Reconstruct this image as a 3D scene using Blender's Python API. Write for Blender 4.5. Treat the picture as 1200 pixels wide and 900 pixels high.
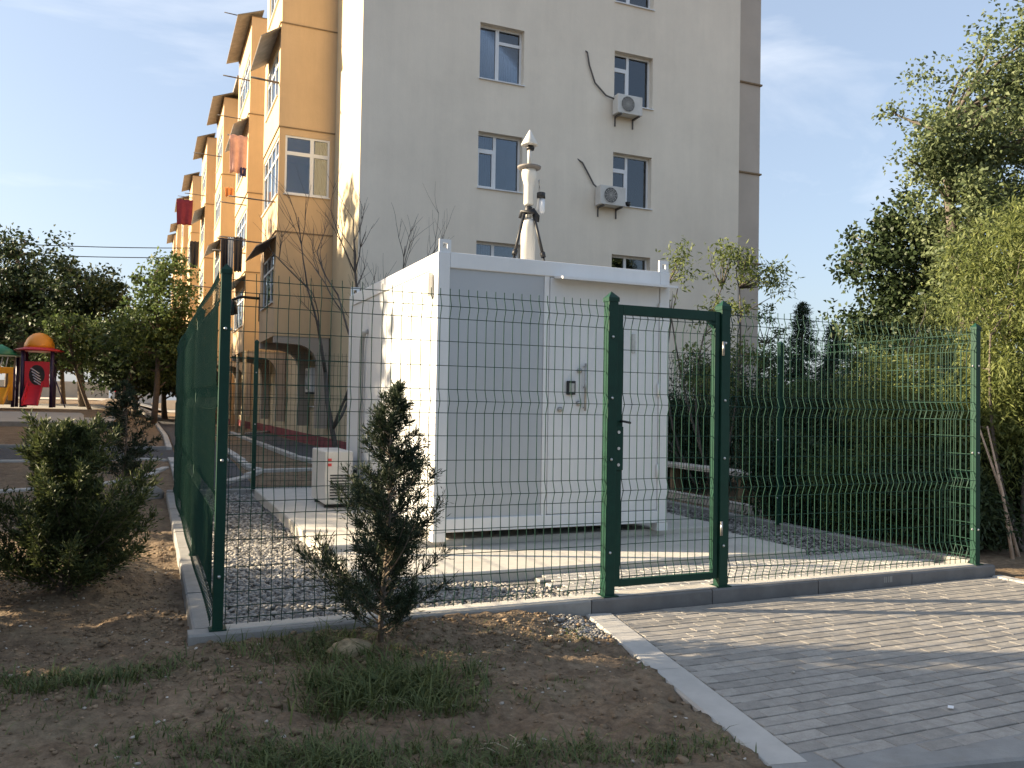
import bpy, math, random
import numpy as np
from mathutils import Vector, Matrix
R = math.radians
scene = bpy.context.scene
for o in list(bpy.data.objects):
    bpy.data.objects.remove(o)

# ------------------------------------------------------------------ camera
cam_d = bpy.data.cameras.new('camera')
cam = bpy.data.objects.new('camera', cam_d)
scene.collection.objects.link(cam)
cam_d.sensor_width = 36.0
cam_d.lens = 29.4
cam_d.clip_start = 0.05
cam_d.clip_end = 3000
cam.matrix_world = (Matrix.Translation((0, 0, 1.486)) @ Matrix.Rotation(R(-23.5), 4, 'Z')
                    @ Matrix.Rotation(R(91.44), 4, 'X') @ Matrix.Rotation(R(1.0), 4, 'Z'))
scene.camera = cam
scene.render.resolution_x, scene.render.resolution_y = 1024, 768

# ------------------------------------------------------------------ sky, sun, exposure
SUN_AZ = -68.0          # clockwise from +Y
SUN_EL = 21.0
world = bpy.data.worlds.new('World')
scene.world = world
world.use_nodes = True
nt = world.node_tree
nt.nodes.clear()
w_out = nt.nodes.new('ShaderNodeOutputWorld')
w_bg = nt.nodes.new('ShaderNodeBackground')
sky = nt.nodes.new('ShaderNodeTexSky')
sky.sky_type = 'NISHITA'
sky.sun_disc = False
sky.sun_elevation = R(SUN_EL)
sky.sun_rotation = R(SUN_AZ)
sky.altitude = 50
sky.air_density = 1.0
sky.dust_density = 2.6
sky.ozone_density = 1.2
# thin high clouds over the clear sky
tc = nt.nodes.new('ShaderNodeTexCoord')
mp = nt.nodes.new('ShaderNodeMapping')
mp.inputs['Rotation'].default_value = (0.0, 0.5, R(38))
mp.inputs['Scale'].default_value = (1.1, 3.6, 5.0)
nz = nt.nodes.new('ShaderNodeTexNoise')
nz.inputs['Scale'].default_value = 1.9
nz.inputs['Detail'].default_value = 7
nz.inputs['Roughness'].default_value = 0.55
nz.inputs['Distortion'].default_value = 0.5
rp = nt.nodes.new('ShaderNodeValToRGB')
rp.color_ramp.elements[0].position = 0.54
rp.color_ramp.elements[1].position = 0.80
rp.color_ramp.elements[1].color = (0.42, 0.42, 0.42, 1)
mx = nt.nodes.new('ShaderNodeMixRGB')
mx.inputs['Color2'].default_value = (4.6, 4.7, 4.9, 1)
nt.links.new(tc.outputs['Generated'], mp.inputs['Vector'])
nt.links.new(mp.outputs['Vector'], nz.inputs['Vector'])
nt.links.new(nz.outputs['Fac'], rp.inputs['Fac'])
nt.links.new(rp.outputs['Color'], mx.inputs['Fac'])
hz = nt.nodes.new('ShaderNodeMixRGB')      # even summer haze in the whole sky
hz.inputs['Fac'].default_value = 0.5
hz.inputs['Color2'].default_value = (2.1, 2.45, 3.05, 1)
nt.links.new(sky.outputs['Color'], hz.inputs['Color1'])
nt.links.new(hz.outputs['Color'], mx.inputs['Color1'])
nt.links.new(mx.outputs['Color'], w_bg.inputs['Color'])
w_bg.inputs['Strength'].default_value = 0.085
nt.links.new(w_bg.outputs['Background'], w_out.inputs['Surface'])

sun_d = bpy.data.lights.new('sun', 'SUN')
sun_d.energy = 5.0
sun_d.angle = R(0.6)
sun_d.color = (1.0, 0.82, 0.57)
sun = bpy.data.objects.new('sun', sun_d)
scene.collection.objects.link(sun)
az, el = R(SUN_AZ), R(SUN_EL)
to_sun = Vector((math.sin(az) * math.cos(el), math.cos(az) * math.cos(el), math.sin(el)))
sun.rotation_euler = to_sun.to_track_quat('Z', 'Y').to_euler()
sun.location = to_sun * 60

vs = scene.view_settings
vs.view_transform = 'Standard'
vs.look = 'None'
vs.gamma = 1.0
vs.use_curve_mapping = False
vs.exposure = 1.74

# ------------------------------------------------------------------ helpers
C = scene.collection


class MB:
    """collects faces; build() links them as one mesh object"""
    def __init__(s):
        s.v, s.f, s.sm = [], [], []

    def quad(s, a, b, c, d, sm=False):
        i = len(s.v)
        s.v += [tuple(a), tuple(b), tuple(c), tuple(d)]
        s.f.append((i, i + 1, i + 2, i + 3)); s.sm.append(sm)

    def poly(s, pts, sm=False):
        i = len(s.v)
        s.v += [tuple(p) for p in pts]
        s.f.append(tuple(range(i, i + len(pts)))); s.sm.append(sm)

    def obox(s, o, ux, uy, uz, a, b, c):
        o, ux, uy, uz = Vector(o), Vector(ux), Vector(uy), Vector(uz)
        i = len(s.v)
        for k in (0, 1):
            for j in (0, 1):
                for m in (0, 1):
                    s.v.append(tuple(o + ux * a[m] + uy * b[j] + uz * c[k]))
        fl = ux.cross(uy).dot(uz) * (a[1] - a[0]) * (b[1] - b[0]) * (c[1] - c[0]) < 0
        for q in ((0, 2, 3, 1), (4, 5, 7, 6), (0, 1, 5, 4), (2, 6, 7, 3), (0, 4, 6, 2), (1, 3, 7, 5)):
            q = tuple(i + n for n in q)
            s.f.append(q[::-1] if fl else q); s.sm.append(False)
        return s

    def box(s, x0, x1, y0, y1, z0, z1):
        return s.obox((0, 0, 0), (1, 0, 0), (0, 1, 0), (0, 0, 1), (x0, x1), (y0, y1), (z0, z1))

    def cbox(s, x0, x1, y0, y1, z0, z1, b=0.01):
        """box with chamfered top edge"""
        i = len(s.v)
        for (q, z) in ((0, z0), (0, z1 - b), (b, z1)):
            s.v += [(x0 + q, y0 + q, z), (x1 - q, y0 + q, z), (x1 - q, y1 - q, z), (x0 + q, y1 - q, z)]
        for l in (0, 4):
            for k in range(4):
                s.f.append((i + l + k, i + l + (k + 1) % 4, i + l + 4 + (k + 1) % 4, i + l + 4 + k)); s.sm.append(False)
        s.f.append((i + 8, i + 9, i + 10, i + 11)); s.sm.append(False)
        return s

    def tube(s, pts, r, n=6, cap=True, sm=True):
        pts = [Vector(p) for p in pts]
        rs = r if isinstance(r, (list, tuple)) else [r] * len(pts)
        i0 = len(s.v)
        up = None
        for k, p in enumerate(pts):
            d = (pts[min(k + 1, len(pts) - 1)] - pts[max(k - 1, 0)])
            if d.length < 1e-9:
                d = Vector((0, 0, 1))
            d.normalize()
            if up is None:
                up = Vector((0, 0, 1)) if abs(d.z) < 0.9 else Vector((1, 0, 0))
            a = d.cross(up)
            if a.length < 1e-6:
                a = d.cross(Vector((0.3, 1, 0.1)))
            a.normalize()
            b = a.cross(d)
            up = b.cross(a) if False else up
            for j in range(n):
                t = 2 * math.pi * (j + 0.5) / n
                s.v.append(tuple(p + (a * math.cos(t) + b * math.sin(t)) * rs[k]))
        for k in range(len(pts) - 1):
            for j in range(n):
                q = (i0 + k * n + j, i0 + k * n + (j + 1) % n, i0 + (k + 1) * n + (j + 1) % n, i0 + (k + 1) * n + j)
                s.f.append(q[::-1]); s.sm.append(sm and n > 4)
        if cap:
            s.f.append(tuple(i0 + j for j in range(n))); s.sm.append(False)
            s.f.append(tuple(i0 + (len(pts) - 1) * n + j for j in range(n))[::-1]); s.sm.append(False)
        return s

    def lathe(s, prof, o=(0, 0, 0), n=16, ax='Z', sm=True):
        i0 = len(s.v)
        o = Vector(o)
        for (r, h) in prof:
            for j in range(n):
                t = 2 * math.pi * j / n
                c, q = r * math.cos(t), r * math.sin(t)
                p = {'Z': (c, q, h), 'Y': (c, -h, q), 'X': (-h, c, q)}[ax]
                s.v.append(tuple(o + Vector(p)))
        for k in range(len(prof) - 1):
            for j in range(n):
                s.f.append((i0 + k * n + j, i0 + k * n + (j + 1) % n, i0 + (k + 1) * n + (j + 1) % n, i0 + (k + 1) * n + j)); s.sm.append(sm)
        s.f.append(tuple(i0 + j for j in range(n))[::-1]); s.sm.append(False)
        e = i0 + (len(prof) - 1) * n
        s.f.append(tuple(e + j for j in range(n))); s.sm.append(False)
        return s

    def prism(s, pts, o, ua, ub, uc, c0, c1):
        """polygon (a,b) extruded along uc"""
        o, ua, ub, uc = Vector(o), Vector(ua), Vector(ub), Vector(uc)
        n = len(pts); i = len(s.v)
        for c in (c0, c1):
            for a, b in pts:
                s.v.append(tuple(o + ua * a + ub * b + uc * c))
        s.f.append(tuple(range(i, i + n))[::-1]); s.sm.append(False)
        s.f.append(tuple(range(i + n, i + 2 * n))); s.sm.append(False)
        for k in range(n):
            s.f.append((i + k, i + (k + 1) % n, i + n + (k + 1) % n, i + n + k)); s.sm.append(False)
        return s

    def mesh(s, name):
        me = bpy.data.meshes.new(name)
        me.from_pydata(s.v, [], s.f)
        me.polygons.foreach_set('use_smooth', s.sm)
        me.update()
        return me

    def build(s, name, m, parent=None, bevel=0.0):
        o = bpy.data.objects.new(name, s.mesh(name))
        C.objects.link(o)
        if m: o.data.materials.append(m)
        if parent: put(o, parent)
        if bevel:
            b = o.modifiers.new('bevel', 'BEVEL'); b.width = bevel; b.segments = 2; b.limit_method = 'ANGLE'
        return o


def put(o, parent):
    """vertices are in world space: cancel the root's own location"""
    o.parent = parent
    o.matrix_parent_inverse = Matrix.Identity(4) if parent.parent else Matrix.Translation(-Vector(parent.location))


def copy_tree(o, parent=None, delta=None):
    c = o.copy(); C.objects.link(c)
    if parent:
        c.parent = parent; c.matrix_parent_inverse = o.matrix_parent_inverse
    for ch in [q for q in bpy.data.objects if q.parent is o]:
        copy_tree(ch, c)
    return c


def thing(name, label, cat, loc=(0, 0, 0), group=None):
    o = bpy.data.objects.new(name, None)
    o.empty_display_size = 0.1
    C.objects.link(o)
    o.location = loc
    return tag(o, label, cat, group)


def tag(o, label=None, cat=None, group=None, kind=None):
    if label: o['label'] = label
    if cat: o['category'] = cat
    if group: o['group'] = group
    if kind: o['kind'] = kind
    return o


def struct(o): return tag(o, kind='structure')


def np_mesh(name, V, F, m=None, smooth=False):
    """V (n,3), F (k,3|4) -> mesh, fast"""
    me = bpy.data.meshes.new(name)
    V = np.asarray(V, np.float32); F = np.asarray(F, np.int32)
    k, w = F.shape
    me.vertices.add(len(V)); me.vertices.foreach_set('co', V.ravel())
    me.loops.add(k * w); me.loops.foreach_set('vertex_index', F.ravel())
    me.polygons.add(k)
    me.polygons.foreach_set('loop_start', np.arange(0, k * w, w, dtype=np.int32))
    me.polygons.foreach_set('loop_total', np.full(k, w, np.int32))
    if smooth: me.polygons.foreach_set('use_smooth', np.ones(k, bool))
    me.update(calc_edges=True)
    if m: me.materials.append(m)
    return me


def np_obj(name, V, F, m, parent=None, smooth=False):
    o = bpy.data.objects.new(name, np_mesh(name, V, F, m, smooth))
    C.objects.link(o)
    if parent: put(o, parent)
    return o


# ------------------------------------------------------------------ materials
def mat(name, col, rough=0.8, var=0.12, scale=6.0, bump=0.0, bscale=60.0, metal=0.0, col2=None, spec=0.5,
        stain=None, rnd=0.0, stretch=None, isl=0.0):
    m = bpy.data.materials.new(name)
    m.use_nodes = True
    t = m.node_tree; N = t.nodes; L = t.links
    b = N['Principled BSDF']
    b.inputs['Roughness'].default_value = rough
    b.inputs['Metallic'].default_value = metal
    b.inputs['Specular IOR Level'].default_value = spec
    geo = N.new('ShaderNodeNewGeometry')
    vec = geo.outputs['Position']
    if stretch:
        mpn = N.new('ShaderNodeMapping'); mpn.inputs['Scale'].default_value = stretch
        L.new(vec, mpn.inputs['Vector']); vec = mpn.outputs['Vector']
    n = N.new('ShaderNodeTexNoise'); n.inputs['Scale'].default_value = scale
    n.inputs['Detail'].default_value = 6; n.inputs['Roughness'].default_value = 0.62
    L.new(vec, n.inputs['Vector'])
    r = N.new('ShaderNodeValToRGB')
    c2 = col2 or [min(1, c * (1 + var)) for c in col]
    c1 = col if col2 else [c * (1 - var) for c in col]
    r.color_ramp.elements[0].color = (*c1, 1); r.color_ramp.elements[0].position = 0.34
    r.color_ramp.elements[1].color = (*c2, 1); r.color_ramp.elements[1].position = 0.66
    L.new(n.outputs['Fac'], r.inputs['Fac'])
    out = r.outputs['Color']
    if stain:
        sc, scol, lo, hi, amt = stain
        n2 = N.new('ShaderNodeTexNoise'); n2.inputs['Scale'].default_value = sc
        n2.inputs['Detail'].default_value = 8; n2.inputs['Roughness'].default_value = 0.7
        L.new(geo.outputs['Position'], n2.inputs['Vector'])
        r2 = N.new('ShaderNodeValToRGB')
        r2.color_ramp.elements[0].position = lo; r2.color_ramp.elements[1].position = hi
        r2.color_ramp.elements[1].color = (amt, amt, amt, 1)
        L.new(n2.outputs['Fac'], r2.inputs['Fac'])
        mxn = N.new('ShaderNodeMixRGB'); mxn.inputs['Color2'].default_value = (*scol, 1)
        L.new(r2.outputs['Color'], mxn.inputs['Fac']); L.new(out, mxn.inputs['Color1'])
        out = mxn.outputs['Color']
    if rnd or isl:
        if rnd:
            oi = N.new('ShaderNodeObjectInfo'); src = oi.outputs['Random']; am = rnd
        else:
            src = geo.outputs['Random Per Island']; am = isl
        ma = N.new('ShaderNodeMapRange')
        ma.inputs['To Min'].default_value = 1 - am; ma.inputs['To Max'].default_value = 1 + am
        L.new(src, ma.inputs['Value'])
        vm = N.new('ShaderNodeVectorMath'); vm.operation = 'SCALE'
        L.new(out, vm.inputs[0]); L.new(ma.outputs['Result'], vm.inputs['Scale'])
        out = vm.outputs['Vector']
    L.new(out, b.inputs['Base Color'])
    if bump:
        n3 = N.new('ShaderNodeTexNoise'); n3.inputs['Scale'].default_value = bscale
        n3.inputs['Detail'].default_value = 5
        L.new(geo.outputs['Position'], n3.inputs['Vector'])
        bp = N.new('ShaderNodeBump'); bp.inputs['Strength'].default_value = bump
        bp.inputs['Distance'].default_value = 0.02
        L.new(n3.outputs['Fac'], bp.inputs['Height']); L.new(bp.outputs['Normal'], b.inputs['Normal'])
    return m


def leaf_mat(name, ca, cb, trans=0.35, rough=0.55):
    m = bpy.data.materials.new(name)
    m.use_nodes = True
    t = m.node_tree; N = t.nodes; L = t.links
    b = N['Principled BSDF']; b.inputs['Roughness'].default_value = rough
    b.inputs['Specular IOR Level'].default_value = 0.3
    g = N.new('ShaderNodeNewGeometry')
    r = N.new('ShaderNodeValToRGB')
    r.color_ramp.elements[0].color = (*ca, 1); r.color_ramp.elements[1].color = (*cb, 1)
    L.new(g.outputs['Random Per Island'], r.inputs['Fac'])
    L.new(r.outputs['Color'], b.inputs['Base Color'])
    tr = N.new('ShaderNodeBsdfTranslucent'); L.new(r.outputs['Color'], tr.inputs['Color'])
    ms = N.new('ShaderNodeMixShader'); ms.inputs['Fac'].default_value = trans
    L.new(b.outputs['BSDF'], ms.inputs[1]); L.new(tr.outputs['BSDF'], ms.inputs[2])
    L.new(ms.outputs['Shader'], N['Material Output'].inputs['Surface'])
    return m


def glass_mat(name, tint, through=0.55):
    m = bpy.data.materials.new(name)
    m.use_nodes = True
    t = m.node_tree; N = t.nodes; L = t.links
    N.remove(N['Principled BSDF'])
    tr = N.new('ShaderNodeBsdfTransparent'); tr.inputs['Color'].default_value = (*tint, 1)
    gl = N.new('ShaderNodeBsdfGlossy'); gl.inputs['Roughness'].default_value = 0.03
    gl.inputs['Color'].default_value = (0.9, 0.95, 1, 1)
    fr = N.new('ShaderNodeFresnel'); fr.inputs['IOR'].default_value = 1.9
    ms = N.new('ShaderNodeMixShader')
    L.new(fr.outputs['Fac'], ms.inputs['Fac']); L.new(tr.outputs['BSDF'], ms.inputs[1]); L.new(gl.outputs['BSDF'], ms.inputs[2])
    L.new(ms.outputs['Shader'], N['Material Output'].inputs['Surface'])
    return m


M = {}
M['dirt'] = mat('dirt', (0.165, 0.117, 0.077), 0.95, col2=(0.285, 0.21, 0.14), scale=3.2, bump=1.0, bscale=38,
                stain=(1.6, (0.12, 0.108, 0.07), 0.5, 0.72, 0.65), spec=0.15)
M['clod'] = mat('clod', (0.22, 0.16, 0.105), 0.95, var=0.25, scale=20, isl=0.35, spec=0.15)
M['pebble'] = mat('pebble', (0.42, 0.38, 0.33), 0.85, var=0.2, scale=30, isl=0.4)
M['gravel'] = mat('gravel', (0.27, 0.255, 0.235), 0.85, var=0.2, scale=40, isl=0.5, bump=0.3, bscale=200)
M['gravel_bed'] = mat('gravel_bed', (0.17, 0.165, 0.155), 0.95, var=0.35, scale=45, bump=1.0, bscale=70)
M['concrete'] = mat('concrete', (0.50, 0.47, 0.42), 0.85, var=0.1, scale=2.0, bump=0.15, bscale=120,
                    stain=(3.0, (0.30, 0.28, 0.25), 0.55, 0.8, 0.6))
M['kerb'] = mat('kerb', (0.27, 0.262, 0.245), 0.85, var=0.12, scale=5, bump=0.25, bscale=150,
                stain=(4.0, (0.2, 0.18, 0.15), 0.52, 0.75, 0.6))
M['kerb_pale'] = mat('kerb_pale', (0.46, 0.435, 0.395), 0.8, var=0.08, scale=5, bump=0.2, bscale=160,
                     stain=(6.0, (0.24, 0.22, 0.19), 0.6, 0.8, 0.5))
M['paver'] = mat('paver', (0.325, 0.298, 0.262), 0.75, var=0.14, scale=14, bump=0.35, bscale=220, rnd=0.16,
                 stain=(2.0, (0.36, 0.335, 0.295), 0.55, 0.8, 0.6))
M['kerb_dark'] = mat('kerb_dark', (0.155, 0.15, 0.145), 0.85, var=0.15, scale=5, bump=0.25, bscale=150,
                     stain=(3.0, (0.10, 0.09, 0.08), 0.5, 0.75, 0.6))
M['paver_stuff'] = mat('paver_stuff', (0.38, 0.365, 0.34), 0.75, var=0.14, scale=14, bump=0.3, bscale=220, isl=0.16)
M['bed_sand'] = mat('bed_sand', (0.05, 0.046, 0.04), 0.95, var=0.3, scale=30)
M['asphalt'] = mat('asphalt', (0.06, 0.06, 0.065), 0.9, var=0.2, scale=8, bump=0.5, bscale=180)
M['grass'] = leaf_mat('grass', (0.050, 0.076, 0.024), (0.16, 0.185, 0.065), 0.25)
M['straw'] = mat('straw', (0.55, 0.47, 0.33), 0.8, var=0.2, scale=50, isl=0.2)
M['green'] = mat('green', (0.006, 0.040, 0.025), 0.5, var=0.12, scale=12, bump=0.05, bscale=90, spec=0.25)
M['green_wire'] = mat('green_wire', (0.008, 0.042, 0.027), 0.5, var=0.08, scale=9, spec=0.25)
M['bolt'] = mat('bolt', (0.6, 0.6, 0.58), 0.35, metal=0.8, var=0.1)
M['white_steel'] = mat('white_steel', (0.74, 0.74, 0.73), 0.38, var=0.03, scale=1.5, bump=0.02, bscale=8,
                       stain=(1.8, (0.55, 0.53, 0.48), 0.6, 0.9, 0.35))
M['white_panel'] = mat('white_panel', (0.70, 0.705, 0.70), 0.45, var=0.025, scale=1.2, bump=0.02, bscale=5,
                       stain=(2.5, (0.50, 0.49, 0.46), 0.58, 0.9, 0.3))
M['grey_panel'] = mat('grey_panel', (0.44, 0.46, 0.475), 0.5, var=0.03, scale=1.2, bump=0.02, bscale=5,
                      stain=(2.5, (0.36, 0.36, 0.35), 0.58, 0.9, 0.35))
M['dark_gap'] = mat('dark_gap', (0.03, 0.03, 0.03), 0.8)
M['pvc'] = mat('pvc', (0.74, 0.70, 0.62), 0.4, var=0.04)
M['black'] = mat('black', (0.015, 0.015, 0.016), 0.5, var=0.2)
M['steel'] = mat('steel', (0.4, 0.39, 0.37), 0.35, metal=0.7, var=0.15, scale=30)
M['ac_white'] = mat('ac_white', (0.62, 0.60, 0.56), 0.5, var=0.06, scale=3, stain=(5, (0.4, 0.36, 0.3), 0.55, 0.8, 0.5))
M['ac_grille'] = mat('ac_grille', (0.05, 0.05, 0.052), 0.6, var=0.2)
M['red_mark'] = mat('red_mark', (0.6, 0.05, 0.05), 0.5)
M['gable'] = mat('gable', (0.82, 0.735, 0.61), 0.9, var=0.04, scale=0.7, bump=0.12, bscale=25,
                 stain=(0.5, (0.68, 0.605, 0.50), 0.5, 0.85, 0.6), stretch=(1, 1, 0.35))
M['bay_grey'] = mat('bay_grey', (0.50, 0.44, 0.375), 0.9, var=0.06, scale=0.9, bump=0.12, bscale=25)
M['cream'] = mat('cream', (0.57, 0.475, 0.315), 0.9, var=0.04, scale=0.8, bump=0.12, bscale=25)
M['ochre'] = mat('ochre', (0.60, 0.425, 0.25), 0.9, var=0.05, scale=0.8, bump=0.12, bscale=25,
                 stain=(0.6, (0.50, 0.35, 0.21), 0.5, 0.85, 0.5))
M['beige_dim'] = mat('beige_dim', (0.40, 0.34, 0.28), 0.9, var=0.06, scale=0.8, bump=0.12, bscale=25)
M['ledge'] = mat('ledge', (0.24, 0.17, 0.10), 0.9)
M['plinth'] = mat('plinth', (0.25, 0.055, 0.06), 0.85, var=0.12, scale=4)
M['sheet_roof'] = mat('sheet_roof', (0.20, 0.18, 0.165), 0.7, var=0.2, scale=4)
M['frame_white'] = mat('frame_white', (0.74, 0.75, 0.76), 0.35, var=0.03)
M['glass'] = glass_mat('glass', (0.60, 0.65, 0.70))
M['room'] = mat('room', (0.06, 0.062, 0.07), 0.9, var=0.2, scale=1)
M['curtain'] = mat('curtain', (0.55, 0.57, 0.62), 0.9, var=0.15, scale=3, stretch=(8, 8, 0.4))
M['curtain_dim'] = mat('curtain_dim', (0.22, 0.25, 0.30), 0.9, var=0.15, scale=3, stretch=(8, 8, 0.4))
M['pole_metal'] = mat('pole_metal', (0.10, 0.09, 0.085), 0.6, var=0.2)
M['bark'] = mat('bark', (0.13, 0.10, 0.075), 0.95, var=0.3, scale=18, bump=0.6, bscale=50)
M['bark_grey'] = mat('bark_grey', (0.11, 0.092, 0.078), 0.95, var=0.25, scale=18, bump=0.4, bscale=50)
M['bark_pale'] = mat('bark_pale', (0.45, 0.33, 0.24), 0.9, var=0.25, scale=14)
M['leaf_dark'] = leaf_mat('leaf_dark', (0.018, 0.034, 0.014), (0.060, 0.088, 0.034), 0.2)  # low albedo: backlit shade of the trees is put into the leaf colour
M['leaf_mid'] = leaf_mat('leaf_mid', (0.045, 0.075, 0.022), (0.13, 0.18, 0.06), 0.35)
M['leaf_light'] = leaf_mat('leaf_light', (0.08, 0.11, 0.03), (0.21, 0.25, 0.08), 0.4)
M['leaf_willow'] = leaf_mat('leaf_willow', (0.07, 0.10, 0.028), (0.24, 0.27, 0.085), 0.45)
M['leaf_poplar'] = leaf_mat('leaf_poplar', (0.065, 0.095, 0.04), (0.21, 0.25, 0.12), 0.35)
M['conifer'] = leaf_mat('conifer', (0.018, 0.038, 0.020), (0.055, 0.085, 0.038), 0.2)
M['juniper'] = leaf_mat('juniper', (0.014, 0.027, 0.015), (0.052, 0.070, 0.034), 0.18)
M['juniper_light'] = leaf_mat('juniper_light', (0.026, 0.040, 0.017), (0.11, 0.13, 0.042), 0.28)
M['orange'] = mat('orange', (0.80, 0.30, 0.02), 0.4, var=0.05)
M['yellow'] = mat('yellow', (0.85, 0.38, 0.02), 0.4, var=0.05)
M['red'] = mat('red', (0.55, 0.02, 0.035), 0.4, var=0.06)
M['purple'] = mat('purple', (0.035, 0.02, 0.07), 0.5, var=0.1)
M['green_play'] = mat('green_play', (0.02, 0.18, 0.09), 0.45)
M['play_floor'] = mat('play_floor', (0.30, 0.285, 0.26), 0.9, var=0.08, scale=1.2, bump=0.2, bscale=40)
M['far_wall'] = mat('far_wall', (0.42, 0.36, 0.28), 0.9, var=0.08, scale=1.5)
M['car_paint'] = mat('car_paint', (0.035, 0.035, 0.04), 0.3, var=0.05)
M['tyre'] = mat('tyre', (0.02, 0.02, 0.02), 0.9)
M['rock'] = mat('rock', (0.34, 0.27, 0.165), 0.9, var=0.2, scale=14, bump=0.5, bscale=40)
M['paper'] = mat('paper', (0.8, 0.8, 0.8), 0.7, var=0.02)


def mottle(m, sc, lo, hi, stretch=None):
    """fine grain: multiply the base colour by a small-scale noise"""
    t = m.node_tree; N = t.nodes; L = t.links
    b = N['Principled BSDF']; src = b.inputs['Base Color'].links[0].from_socket
    g_ = N.new('ShaderNodeNewGeometry')
    n = N.new('ShaderNodeTexNoise'); n.inputs['Scale'].default_value = sc; n.inputs['Detail'].default_value = 8; n.inputs['Roughness'].default_value = .75
    vec = g_.outputs['Position']
    if stretch:
        mp_ = N.new('ShaderNodeMapping'); mp_.inputs['Scale'].default_value = stretch
        L.new(vec, mp_.inputs['Vector']); vec = mp_.outputs['Vector']
    L.new(vec, n.inputs['Vector'])
    r = N.new('ShaderNodeMapRange'); r.inputs['From Min'].default_value = .34; r.inputs['From Max'].default_value = .66
    r.inputs['To Min'].default_value = lo; r.inputs['To Max'].default_value = hi
    L.new(n.outputs['Fac'], r.inputs['Value'])
    v = N.new('ShaderNodeVectorMath'); v.operation = 'SCALE'
    L.new(src, v.inputs[0]); L.new(r.outputs['Result'], v.inputs['Scale'])
    L.new(v.outputs['Vector'], b.inputs['Base Color'])


mottle(M['dirt'], 16, .52, 1.14)
mottle(M['rock'], 30, .6, 1.2)
mottle(M['paver'], 90, .86, 1.12)
mottle(M['gable'], 2.2, .96, 1.02, (1, 1, .06))
mottle(M['gable'], .35, .95, 1.04)
mottle(M['white_panel'], 5, .95, 1.02, (1, 1, .08))
mottle(M['white_steel'], 5, .95, 1.02, (1, 1, .08))
mottle(M['ochre'], 2.0, .93, 1.04, (1, 1, .08))
mottle(M['concrete'], 60, .90, 1.06)


# ------------------------------------------------------------------ ground
def ss(a, b, x):
    t = np.clip((x - a) / (b - a), 0, 1)
    return t * t * (3 - 2 * t)


def zt(x, y):
    """large terrain: level court, rising slowly to the playground at the back left"""
    a = 0.9 * np.clip((y - 14) / 31, 0, 1) + 0.5 * ss(45, 110, y)
    w = 1 - ss(-2.5, 1.2, x)
    return a * w + (1 - w) * 0.19 * ss(13.7, 20, y)


rng = np.random.default_rng(7)


def vnoise(x, y, seed, sc):
    """cheap value noise"""
    g = np.random.default_rng(seed).random((64, 64))
    X, Y = x * sc + 1000, y * sc + 1000
    i, j = np.floor(X).astype(int), np.floor(Y).astype(int)
    fx, fy = X - i, Y - j
    fx, fy = fx * fx * (3 - 2 * fx), fy * fy * (3 - 2 * fy)
    q = lambda a, b: g[a % 64, b % 64]
    return (q(i, j) * (1 - fx) + q(i + 1, j) * fx) * (1 - fy) + (q(i, j + 1) * (1 - fx) + q(i + 1, j + 1) * fx) * fy - 0.5


def edge_x(y): return 3.0 - (5.27 - y) * 0.2      # slanting left edge of the paving


def road_y(x): return 2.70 - (x - 2.5) * 0.2     # kerb line of the road, square to that edge


def dirt_z(x, y):
    """yard soil: terrain + lumps, sunk under paving, road and the fenced yard"""
    x, y = np.asarray(x, float), np.asarray(y, float)
    z = zt(x, y)
    near = (1 - ss(9, 16, y)) * (1 - ss(5, 9, np.abs(x)))
    b = 0.075 * vnoise(x, y, 1, 0.9) + 0.05 * vnoise(x, y, 2, 2.6) + 0.034 * vnoise(x, y, 3, 6) + 0.026 * vnoise(x, y, 4, 15) + 0.014 * vnoise(x, y, 5, 33)
    z = z + near * b + (1 - near) * 0.05 * vnoise(x, y, 6, 0.4)
    # soil heaped beside the left kerb and round the saplings
    z = z + 0.13 * np.exp(-(((x + 0.15) / 0.35) ** 2 + ((y - 7.75) / 0.35) ** 2))
    z = z + 0.07 * np.exp(-(((x + 0.45) / 0.6) ** 2 + ((y - 7.0) / 0.5) ** 2))
    z = z + 0.06 * np.exp(-(((x - 1.75) / 0.45) ** 2 + ((y - 5.0) / 0.22) ** 2))
    z = z + 0.05 * np.exp(-(((x - 1.2) / 0.3) ** 2 + ((y - 4.8) / 0.3) ** 2))
    # soil banked against the front kerb
    z = z + 0.075 * np.exp(-((y - 5.25) / 0.3) ** 2) * (1 - ss(2.3, 2.85, x)) * ss(-.3, .5, x)
    inside = ((x > 0.33) & (x < 7.1) & (y > 5.3) & (y < 13.55))
    z = np.where(inside, -0.12, z)
    pave = ((x > edge_x(y) - .10) & (x < 7.2) & (y > road_y(x) - .2) & (y <= 5.31))
    z = np.where(pave, -0.14, z)
    z = np.where(y < road_y(x) - .06, -0.16, z)
    return z


def axis(parts):
    out = []
    for a, b, st in parts:
        out.append(np.arange(a, b, st))
    return np.concatenate(out)


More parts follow.
